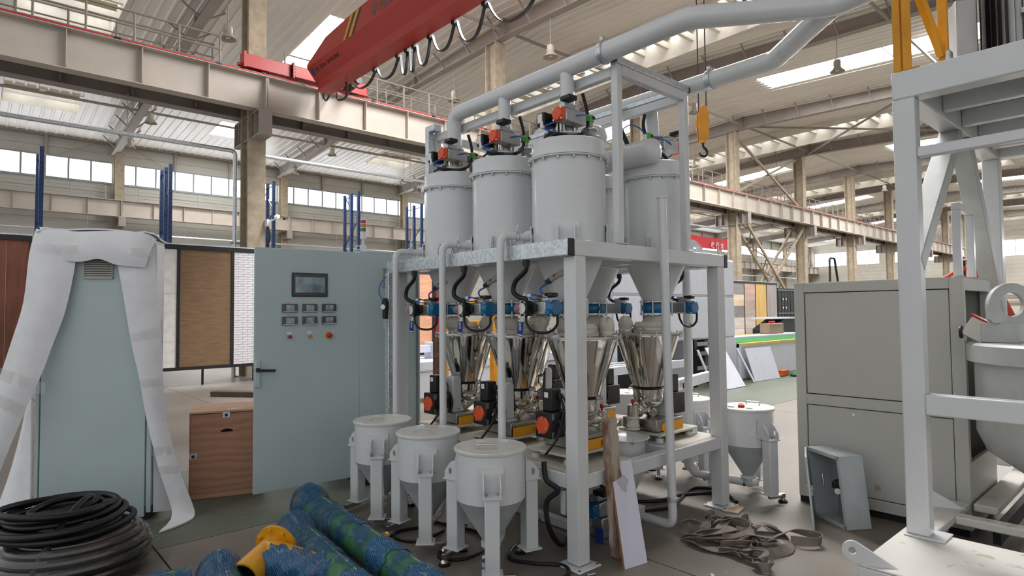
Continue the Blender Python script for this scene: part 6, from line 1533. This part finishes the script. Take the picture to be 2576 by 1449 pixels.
def small_box():
    t = thing('open_enclosure', 'small grey wall enclosure with open door leaning on the large cabinet', 'enclosure', (4.605, 1.675, 0.006))
    w = Vector((.185, .294, 0)); wl = w.length; wd = w.normalized(); dd = Vector((.846, -.533, 0)); dp = .19
    up = (Vector((.06, .07, .5))).normalized(); H_ = .49
    o = Vector((0, 0, 0))
    def panel(p, a, b, th, name, m=GREY):
        nrm = a.cross(b).normalized()*th
        MB().add([p, p+a, p+a+b, p+b, p+nrm, p+a+nrm, p+a+b+nrm, p+b+nrm], [(0,1,2,3), (4,5,6,7), (0,1,5,4), (1,2,6,5), (2,3,7,6), (3,0,4,7)]).build(name, m, t, smooth=False)
    BX = mat('pale_enclosure_paint', 'bcc3c4', .45)
    A, D, U = w, dd*dp, up*H_
    panel(o, D, U, .004, 'side_wall', BX); panel(o+A, U, D, .004, 'side_wall', BX)
    panel(o, A, D, .004, 'floor_wall', BX); panel(o+U, D, A, .004, 'top_wall', BX); panel(o+D, A, U, .004, 'back_wall', BX)
    fl = .022
    panel(o, wd*fl, U, .003, 'front_lip', BX); panel(o+A-wd*fl, wd*fl, U, .003, 'front_lip', BX); panel(o, A, up*fl, .003, 'front_lip', BX); panel(o+U-up*fl, A, up*fl, .003, 'front_lip', BX)
    dr = Vector((-.92, -.39, 0))*.37; p = o+A+wd*.004
    nrm = dr.cross(U).normalized()*.014
    d = MB().add([p, p+dr, p+dr+U, p+U, p+nrm, p+dr+nrm, p+dr+U+nrm, p+U+nrm], [(0,1,2,3), (4,5,6,7), (0,1,5,4), (1,2,6,5), (2,3,7,6), (3,0,4,7)]).build('door', BX, t, smooth=False)
    hc = p+dr*.9+U*.52
    for s in (1, -1): MB().cbox(hc+nrm*(.5+s*.9), (.02, .02, .07), Rz(math.atan2(dr.y, dr.x))).build('latch_plate', BOLT, d)
    MB().tube(hc-nrm*.5, hc-nrm*2.2+dr.normalized()*.03, .006, 8).build('latch_key', BOLT, d)
    q = o+A*.45+D*.45
    g = MB().cbox(q+Vector((0, 0, .27)), (.1, .1, .05)).build('regulator_body', BLACK, t, bevel=.01)
    MB().lathe([(0, 0), (.026, 0), (.026, .02), (0, .02)], c=q+Vector((-.06, -.0, .235)), n=20, R=frame((-.9, -.2, 0))).build('gauge', BLACK, g); MB().lathe([(0, .02), (.022, .02), (0, .021)], c=q+Vector((-.06, 0, .235)), n=20, R=frame((-.9, -.2, 0))).build('gauge_dial', WHITETAG, g)
    MB().lathe([(.02, .05), (.024, .1), (.024, .2), (0, .24)], c=q, n=14).build('filter_bowl', mat('smoky_bowl', '777a78', .2), g)
    MB().bar(o+A*.1+D*.3+Vector((0, 0, .005)), o+A*.25+D*.6+Vector((0, 0, .24)), .06, .004).build('loose_bracket', mat('dull_sheet', '9c9c96', .5, .5), t)
    MB().tube(o+A*.96+D*.5+U*.42, o+A*.96+D*.5+U*.6, .006, 8).build('door_stay', BOLT, t)
small_box()

# ------------------------------------------------------------------ mixer stand at the right edge
def mixer():
    t = thing('mixer_stand', 'tall grey steel stand with deck and base frame at the right edge', 'stand', (4.05, 1.05, 0))
    B = dict(world=True, bevel=.008); BD = mat('worn_white_deck', 'd6d2ca', .6, col2='b3a48f', scale=9, lo=.28, hi=.38, bump=.2, bscale=90)
    G = GREY; VG = mat('shaded_vessel_grey', 'bcbeba', .4, bump=.05, bscale=220); ya, yb = 1.04, 1.155; YN = -1.35  # VG: warm grey with the vessel's shade mixed into the colour
    MB().box(4.05, 4.15, ya, yb, .262, 2.77).build('post', G, t, **B); MB().box(4.03, 4.22, ya-.075, yb+.01, .25, .262).build('foot_plate', G, t, **B)
    MB().box(6.3, 6.42, ya, yb, .262, 2.77).build('post', G, t, **B)
    MB().box(4.05, 4.15, YN, yb-.2, .262, 2.77) if False else None
    MB().box(4.05, 4.15, YN-.11, YN, .262, 2.77).build('post', G, t, **B); MB().box(6.3, 6.42, YN-.11, YN, .262, 2.77).build('post', G, t, **B)
    MB().box(4.05, 4.17, YN-.11, yb, 2.77, 2.935).build('deck_beam', G, t, **B); MB().box(6.3, 6.42, YN-.11, yb, 2.77, 2.935).build('deck_beam', G, t, **B)
    MB().box(4.17, 6.3, ya-.005, yb, 2.77, 2.935).build('deck_beam', G, t, **B); MB().box(4.17, 6.3, YN-.11, YN, 2.77, 2.935).build('deck_beam', G, t, **B)
    for x in (4.62, 5.1, 5.58, 6.0): MB().box(x, x+.06, YN, ya-.005, 2.8, 2.915).build('deck_joist', G, t, **B)
    MB().box(4.17, 6.3, YN, ya-.005, 2.915, 2.93).build('deck_plate', G, t, **B)
    MB().box(4.06, 4.12, YN, ya, 2.415, 2.475).build('guard_bar', G, t, **B); MB().box(4.05, 4.15, YN, ya, .945, 1.06).build('cross_bar', G, t, **B)
    for (p, q) in (((5.12, 1.097, 2.77), (4.10, 1.097, 1.80)), ((5.35, 1.097, 2.77), (6.34, 1.097, 1.5))): MB().bar(p, q, .1, .12, (0, 1, 0)).build('diagonal_brace', VG, t, world=True, bevel=.006)
    MB().lathe([(.05, 0), (.09, 0), (.09, .014), (.05, .014)], c=(4.42, .62, 2.9), n=24, R=frame((0, 0, 1))).build('sight_ring', BLACK, t, world=True)
    MB().lathe([(0, 0), (.05, 0), (.05, .01), (0, .01)], c=(4.42, .62, 2.903), n=24).build('sight_glass', mat('smoked_glass', '8d8a88', .2), t, world=True)
    # base
    MB().box(3.42, 4.2, YN-.2, 1.2, .236, .25).build('base_plate', BD, t, **B)
    MB().box(3.42, 3.44, YN-.2, 1.2, .04, .236).build('base_web', G, t, **B)
    MB().box(4.2, 5.0, 1.05, 1.2, .2, .25).build('base_beam', BD, t, **B); MB().box(5.0, 6.5, .9, 1.03, .2, .25).build('base_beam', BD, t, **B); MB().box(3.44, 5.0, 1.17, 1.19, 0, .2).build('base_web', G, t, **B)
    MB().box(4.62, 4.72, YN, 1.05, .2, .25).build('base_beam', BD, t, **B); MB().box(4.21, 4.62, .45, .58, .2, .249).build('base_beam', BD, t, **B)
    MB().box(4.19, 4.21, YN, 1.05, 0, .236).build('base_web', G, t, **B); MB().box(5.9, 6.0, YN, .9, .2, .25).build('base_beam', BD, t, **B)
    MB().box(4.72, 5.9, .84, .88, .1, .2).build('drive_belt', mat('black_belt', '131313', .6), t, world=True)
    lug = [(-.2, 0), (.02, 0), (.06, .03)]+[(.05+.055*math.cos(a), .085+.055*math.sin(a)) for a in [-.6+i*2.9/10 for i in range(11)]]
    lug = [(.0, 0), (.20, 0)]+[(.2+.05*math.cos(a), .06+.05*math.sin(a)) for a in [-PI/2+i*PI*1.1/10 for i in range(1, 11)]]
    for x, y in ((3.42, 1.19), (4.75, 1.19)):
        hole = loopc(.02, len(lug), -2.2, .2, .06)
        # order the hole loop to follow the outline
        hole = [(.2+.02*math.cos(math.atan2(q-.06, p-.2)), .06+.02*math.sin(math.atan2(q-.06, p-.2))) for p, q in lug]
        MB().ring_prism(lug, hole, .016, M4((-.35, .93, 0), (0, 0, 1), (.93, .35, 0), (x+.06, y-.16, .25))).build('lifting_lug', G, t, world=True)
    # yellow guard frame on the deck
    g = thing('guard_frame', 'yellow angle-iron guard frame standing on the mixer deck', 'guard', (4.1, 1.1, 2.935))
    MB().box(4.06, 4.1, 1.103, 1.145, 2.935, 4.6).build('upright', YELLOW, g, **B); MB().box(4.06, 4.1, 1.055, 1.098, 2.935, 4.6).build('upright', YELLOW, g, **B)
    MB().box(4.5, 4.55, .97, 1.02, 2.935, 4.6).build('upright', YELLOW, g, **B); MB().bar((4.5, 1.0, 3.12), (4.12, 1.08, 3.62), .04, .05).build('diagonal', YELLOW, g, world=True, bevel=.003)
    MB().box(4.05, 4.13, 1.01, 1.05, 2.935, 2.943).build('foot', YELLOW, g, **B)
    MB().box(4.42, 4.5, .94, .965, 2.95, 3.12).build('hinge_channel', GALV, g, **B)
    # motor
    m = thing('drive_motor', 'finned silver drive motor standing on the mixer deck', 'motor', (4.95, .68, 2.93))
    SV = mat('silver_motor_paint', 'b7b7b4', .38, .5)
    MB().lathe([(.24, 0), (.24, .03), (.2, .1), (.17, .14), (.17, .9), (0, .9)], n=40).build('motor_body', SV, m)
    for i in range(26):
        a = 2*PI*i/26; MB().cbox((.215*math.cos(a), .215*math.sin(a), .06), (.1, .006, .12), Rz(a)).build('base_fin', SV, m)
    for i in range(30):
        a = 2*PI*i/30; MB().cbox((.185*math.cos(a), .185*math.sin(a), .52), (.04, .005, .72), Rz(a)).build('cooling_fin', BLACK if i % 5 else SV, m)
    for z in (.22, .42, .62):
        for a in (3.4, 3.9, 4.4): MB().cbox((.2*math.cos(a), .2*math.sin(a), z), (.03, .04, .03), Rz(a)).build('mount_boss', SV, m)
    MB().cbox((-.02, .30, .33), (.2, .12, .62), Rz(.5)).build('terminal_box', SV, m, bevel=.01)
    MB().cbox((-.1, .27, .58), (.002, .02, .06), Rz(.5)).build('red_arrow', REDP, m)
    MB().cbox((-.16, .34, .05), (.05, .05, .05)).build('white_block', WHITEP, m, bevel=.004)
    # vessel
    v = thing('mixer_vessel', 'large round grey mixer vessel with lifting lug on its lid', 'vessel', (5.1, .385, .25))
    MB().lathe([(.0, .14), (.12, .15), (.4, .26), (.57, .38), (.62, .5), (.62, .95)], n=64).build('vessel_shell', VG, v)
    MB().lathe([(.62, .95), (.66, .955), (.66, 1.06), (.64, 1.075), (0, 1.085)], n=64).build('vessel_lid', VG, v)
    for a in (2.6, 4.2, 5.6, 1.0): MB().cbox((.35*math.cos(a), .35*math.sin(a), .1), (.07, .07, .22), Rz(a)).build('vessel_leg', G, v, bevel=.004)
    MB().lathe([(0, -.0), (.3, 0), (.3, .025), (0, .025)], c=(-.35, -.15, .0), n=36).build('foot_flange', G, v)
    for a in (2.4, 3.3): MB().lathe([(.02, 0), (.02, .03), (.012, .03), (.012, .045), (0, .045)], c=(-.35+.25*math.cos(a), -.15+.25*math.sin(a), .025), n=6).build('flange_bolt', BOLT, v)
    k = 24; out = []
    for i in range(k):
        a = -PI/2+2*PI*i/k; u, w = math.cos(a), math.sin(a)
        out.append((.15*u if w > -.45 else .15*u*1.12, max(0, .1+.15*w)))
    MB().ring_prism(out, [(.075*math.cos(-PI/2+2*PI*i/k), .115+.075*math.sin(-PI/2+2*PI*i/k)) for i in range(k)], .03, M4((.745, -.667, 0), (0, 0, 1), (-.667, -.745, 0), (-.22, .40, 1.2))).build('lifting_lug', VG, v)
    MB().cbox((-.18, .44, 1.14), (.22, .19, .125)).build('lug_block', VG, v, bevel=.004)
    MB().cbox((-.26, .555, 1.155), (.03, .13, .13), Matrix.Rotation(.55, 3, 'X')).build('hatch_plate', STEEL2, v, bevel=.004); MB().cbox((-.24, .52, 1.215), (.07, .16, .012), Matrix.Rotation(-1.02+.0, 3, 'X') @ Matrix.Rotation(PI/2, 3, 'X') if False else Matrix.Rotation(.55, 3, 'X')).build('hatch_seal', REDP, v)
    MB().tube((-.24, .595, 1.14), (-.24, .635, 1.14), .016, 12).build('hatch_knob_stem', BLACK, v); MB().lathe([(0, 0), (.04, 0), (.045, .01), (.04, .02), (0, .022)], c=(-.24, .635, 1.14), n=10, R=frame((-.1, 1, 0))).build('hatch_knob', BLACK, v)
mixer()
def red_machine():
    t = thing('red_machine', 'orange-red sloping machine cover behind the large grey cabinet', 'machine', (6.6, 1.1, 0))
    RM = mat('orange_red_cover', 'd8452c', .45)
    MB().box(6.75, 6.95, 1.3, 1.5, 0, 1.0).build('pedestal', GREY2, t, world=True); MB().prism([(0, .95), (.36, .95), (.34, 1.4), (.1, 2.0), (0, 2.0)], .4, M4((.35, -.93, 0), (0, 0, 1), (.93, .35, 0), (6.5, 1.3, 0))).build('cover', RM, t, world=True, bevel=.02)
    MB().path(smooth_pts([(6.3, 1.46, 1.79), (6.3, 1.4, 1.82), (6.3, 1.3, 1.88), (6.3, 1.2, 1.84), (6.35, 1.14, 1.72)]), .022, 10).build('guard_tube', RM, t, world=True)
    for d in (0, .09): 
        MB().lathe([(.0, 0), (.035, .01), (.04, .05), (.03, .09), (0, .1)], c=(6.36+d*.6, 1.26-d, 1.9), n=16).build('lamp_head', STEEL, t, world=True)
    MB().box(6.28, 6.36, 1.3, 1.36, 1.62, 1.95).build('lamp_post', BLACK, t, world=True)
red_machine()
def far_bits():
    t = thing('bent_pole', 'black bent pipe pole standing far behind the grey cabinet', 'pole', (40, 15.1, 0))
    MB().path(fillet([(40, 15.1, 0), (40, 15.1, 4.7), (40.25, 14.9, 4.7), (40.5, 14.8, 3.0), (40.5, 14.8, 0)], .15), .07, 8).build('pipe', BLACK, t, world=True)
    t = thing('end_wall_pipe', 'thin pale pipes along the far end wall', 'pipe', (85.5, 12, 2))
    for z in (2.2, 2.9): MB().tube((85.5, -14, z), (85.5, 34, z), .12, 8).build('pipe_run', BEIGE, t, world=True)
    for y in range(-12, 34, 6): MB().box(85.4, 85.7, y, y+.2, 0, 3.2).build('bracket_post', BEIGED, t, world=True)
far_bits()

# ------------------------------------------------------------------ machines in the background
def background():
    W2 = mat('white_enclosure_paint', 'd9dcE6'.lower(), .45, var=.02)
    t = thing('white_enclosure', 'long white machine enclosure with panel doors behind the plant', 'machine', (10.4, 6.7, 0))
    x0, x1, y = 8.3, 12.52, 6.7
    MB().box(x0, x1, y+.03, y+1.1, .95, 2.63).build('body', W2, t, world=True, bevel=.01)
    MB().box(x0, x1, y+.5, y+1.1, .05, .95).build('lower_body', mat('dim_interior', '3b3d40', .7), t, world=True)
    xs = [8.3, 9.2, 10.75, 12.5]
    for a, b in zip(xs, xs[1:]):
        for z0, z1 in ((.98, 1.80), (1.86, 2.6)): MB().box(a+.03, b-.03, y, y+.03, z0, z1).build('panel_door', W2, t, world=True, bevel=.008)
    MB().box(9.18, 9.22, y-.004, y+.03, .95, 2.62).build('seam', BLACK, t, world=True)
    for a, b in ((8.3, 8.42), (10.7, 10.8), (12.1, 12.52)): MB().box(a, b, y, y+.4, 0, .95).build('leg', W2, t, world=True, bevel=.006)
    for z in (.3, .6, .8): MB().box(10.8, 12.1, y+.2, y+.26, z, z+.08).build('inner_bar', W2, t, world=True)
    for x in (11.1, 11.7): MB().box(x, x+.08, y+.2, y+.28, .1, .92).build('inner_bar', W2, t, world=True)
    MB().box(10.85, 10.95, y-.0, y+.1, 0, .95).build('cable_post', BLACK, t, world=True)
    t = thing('green_top_table', 'white machine table with green felt top and yellow edge', 'table', (15, 7.4, 0))
    MB().box(12.56, 19, 6.62, 6.66, .05, .77).build('side_panel', W2, t, world=True, bevel=.005); MB().box(12.56, 19, 6.66, 8.6, .0, .72).build('body', W2, t, world=True)
    MB().box(12.56, 19, 6.66, 8.5, .76, .80).build('green_felt', mat('green_felt', '2f7a3c', .9), t, world=True)
    MB().box(12.56, 19, 6.6, 6.7, .76, .81).build('yellow_edge', mat('yellow_trim', 'e6c558', .6), t, world=True); MB().box(12.56, 19, 8.5, 8.62, .76, .84).build('yellow_edge', mat('yellow_trim', 'e6c558', .6), t, world=True)
    MB().box(14.2, 19, 7.9, 8.4, .8, .84).build('white_board', W2, t, world=True)
    def lean(label, p, q, top, grp='white sheets leaning on the machines'):
        p, q, top = Vector(p), Vector(q), Vector(top); s = thing('leaning_sheet', label, 'sheet', p, group=grp)
        a, u = q-p, top-p; n = a.cross(u).normalized()*.02
        MB().add([(0, 0, 0), a, a+u, u, n, a+n, a+u+n, u+n], [(0,1,2,3), (4,5,6,7), (0,1,5,4), (1,2,6,5), (2,3,7,6), (3,0,4,7)]).build('sheet_body', W2, s, smooth=False, bevel=.003)
        return s
    lean('white sheet metal cover leaning right beside the right post', (11.0, 6.1, 0), (11.75, 6.12, 0), (11.05, 6.6, .78))
    s = lean('white screwed cover plate leaning on the green-topped table', (12.62, 6.35, 0), (13.68, 6.3, 0), (12.6, 6.56, .7))
    for f in (.1, .5, .9):
        for h in (.06, .94): MB().lathe([(0, 0), (.014, 0), (0, .006)], c=Vector((1.06*f, -.05*f, 0))+Vector((-.02, .21, .7))*h+Vector((0, -.004, 0)), n=8, R=frame((0, -1, .3))).build('screw', BOLT, s)
    lean('narrow grey strip leaning between two white sheets', (12.45, 6.3, 0), (12.52, 6.3, 0), (12.2, 6.55, .72))
    lean('thin white rail leaning on the enclosure behind the right post', (11.05, 6.45, 0), (11.12, 6.45, 0), (10.85, 6.66, .75))
    o = thing('orange_box', 'small orange box on the floor by the table', 'box', (14.2, 6.45, 0)); MB().cbox((0, 0, .06), (.3, .14, .12)).build('body', mat('orange_carton', 'd5652c', .6), o, bevel=.01); MB().cbox((0, 0, .125), (.31, .15, .02)).build('lid', mat('orange_carton', 'd5652c', .6), o, bevel=.005)
    MB_ = MB().lathe([(0, 0), (.12, 0), (.14, .05), (.09, .1), (0, .12)], n=16); o = MB_.build('green_bag', mat('green_plastic_bag', '1f6b35', .4), None); o.location = (14.3, 6.2, 0); tag(o, 'small green plastic bundle on the floor beside the orange box', 'bag')
    o = thing('brown_case', 'brown box with red item on the green-topped table', 'box', (17.6, 8.3, .84)); MB().cbox((0, 0, .15), (.9, .3, .3)).build('body', mat('brown_case_paint', '8f7a66', .7), o, bevel=.02); MB().cbox((0, 0, .33), (.15, .15, .08)).build('red_item', REDP, o, bevel=.02)
    o = thing('black_hood', 'black hooded machine at the end of the green-topped table', 'machine', (18.6, 8.8, 0)); MB().prism([(0, 0), (1.6, 0), (1.6, 1.25), (.9, 1.25), (0, .95)], .6, M4((1, 0, 0), (0, 0, 1), (0, -1, 0), (18.2, 9.2, 0))).build('hood', mat('black_machine_paint', '26282a', .5), o, world=True, bevel=.02); MB().box(18.2, 19.9, 8.55, 9.25, 1.25, 1.3).build('white_edge', W2, o, world=True)
    # white bed at the back left, yellow guard
    t = thing('white_machine_bed', 'long low white machine bed behind the feeders', 'machine', (8, 9.2, 0))
    MB().box(5.4, 12, 8.9, 8.95, .08, .52).build('side_panel', W2, t, world=True, bevel=.004); MB().box(5.4, 12, 8.88, 9.9, .54, .70).build('top_rail', W2, t, world=True, bevel=.01)
    MB().box(5.4, 12, 9.4, 9.6, .82, .95).build('beam', W2, t, world=True, bevel=.01)
    for i in range(8): MB().box(5.6+i*.8, 5.72+i*.8, 9.35, 9.65, .7, 1.0).build('clamp_block', W2, t, world=True, bevel=.01)
    for i in range(6): MB().lathe([(0, 0), (.02, 0), (0, .01)], c=(5.8+i*1.0, 8.9, .4), n=8, R=frame((0, -1, 0))).build('screw', BOLT, t, world=True)
    for i in range(5): MB().box(5.5+i*1.4, 5.6+i*1.4, 9.0, 9.8, 0, .54).build('leg', W2, t, world=True)
    t = thing('yellow_guard', 'yellow square-tube guard frame seen between the feed pipes', 'guard', (6.3, 7.4, 0))
    for x in (5.25, 6.2): MB().box(x, x+.09, 7.4, 7.49, 0, 1.75).build('post', YELLOW, t, world=True, bevel=.005)
    for z in (.35, 1.66, 1.35): MB().box(5.34, 6.2, 7.41, 7.48, z, z+.07).build('rail', YELLOW, t, world=True, bevel=.005)
    t = thing('rusty_post', 'rusty perforated steel post beside the yellow guard', 'post', (5.15, 8.0, 0)); MB().box(5.58, 5.68, 8.1, 8.16, 0, 1.2).build('shaft', mat('rusty_steel', '5d4637', .8, var=.2), t, world=True)
    for i in range(9): MB().tube((5.63, 8.098, .1+i*.12), (5.63, 8.102, .1+i*.12), .015, 8).build('hole', BLACK, t, world=True)
    t = thing('white_support_arm', 'white angled tube arm behind the right feeder', 'frame', (7.3, 5.2, 0))
    MB().bar((7.0, 5.0, 0.0), (7.0, 5.0, .36), .09, .09).build('upright', W2, t, world=True, bevel=.005); MB().bar((7.0, 5.0, .33), (7.12, 4.95, .58), .12, .12).build('arm', W2, t, world=True, bevel=.005)
    MB().bar((6.7, 5.2, .06), (8.9, 4.98, .06), .12, .12).build('floor_tube', W2, t, world=True, bevel=.005); MB().bar((6.6, 4.6, .06), (8.3, 4.5, .06), .1, .1).build('floor_tube', W2, t, world=True, bevel=.005)
    MB().bar((7.05, 5.05, .42), (9.5, 5.6, .42), .1, .16).build('long_tube', W2, t, world=True, bevel=.005); MB().tube((8.1, 5.2, .42), (8.13, 5.12, .42), .06, 16).build('bearing', BLACK, t, world=True)
    t = thing('conveyor_rollers', 'white roller conveyor seen low between the feeders', 'machine', (7.5, 6.2, 0))
    MB().box(6.3, 9.6, 6.0, 6.06, .55, .68).build('side_rail', W2, t, world=True, bevel=.005); MB().box(6.3, 9.6, 6.5, 6.56, .55, .68).build('side_rail', W2, t, world=True, bevel=.005)
    for i in range(12): MB().tube((6.5+i*.26, 6.06, .64), (6.5+i*.26, 6.5, .64), .03, 10).build('roller', GALV, t, world=True)
    for x in (6.4, 9.4): MB().box(x, x+.08, 6.0, 6.56, 0, .55).build('leg', W2, t, world=True)
background()
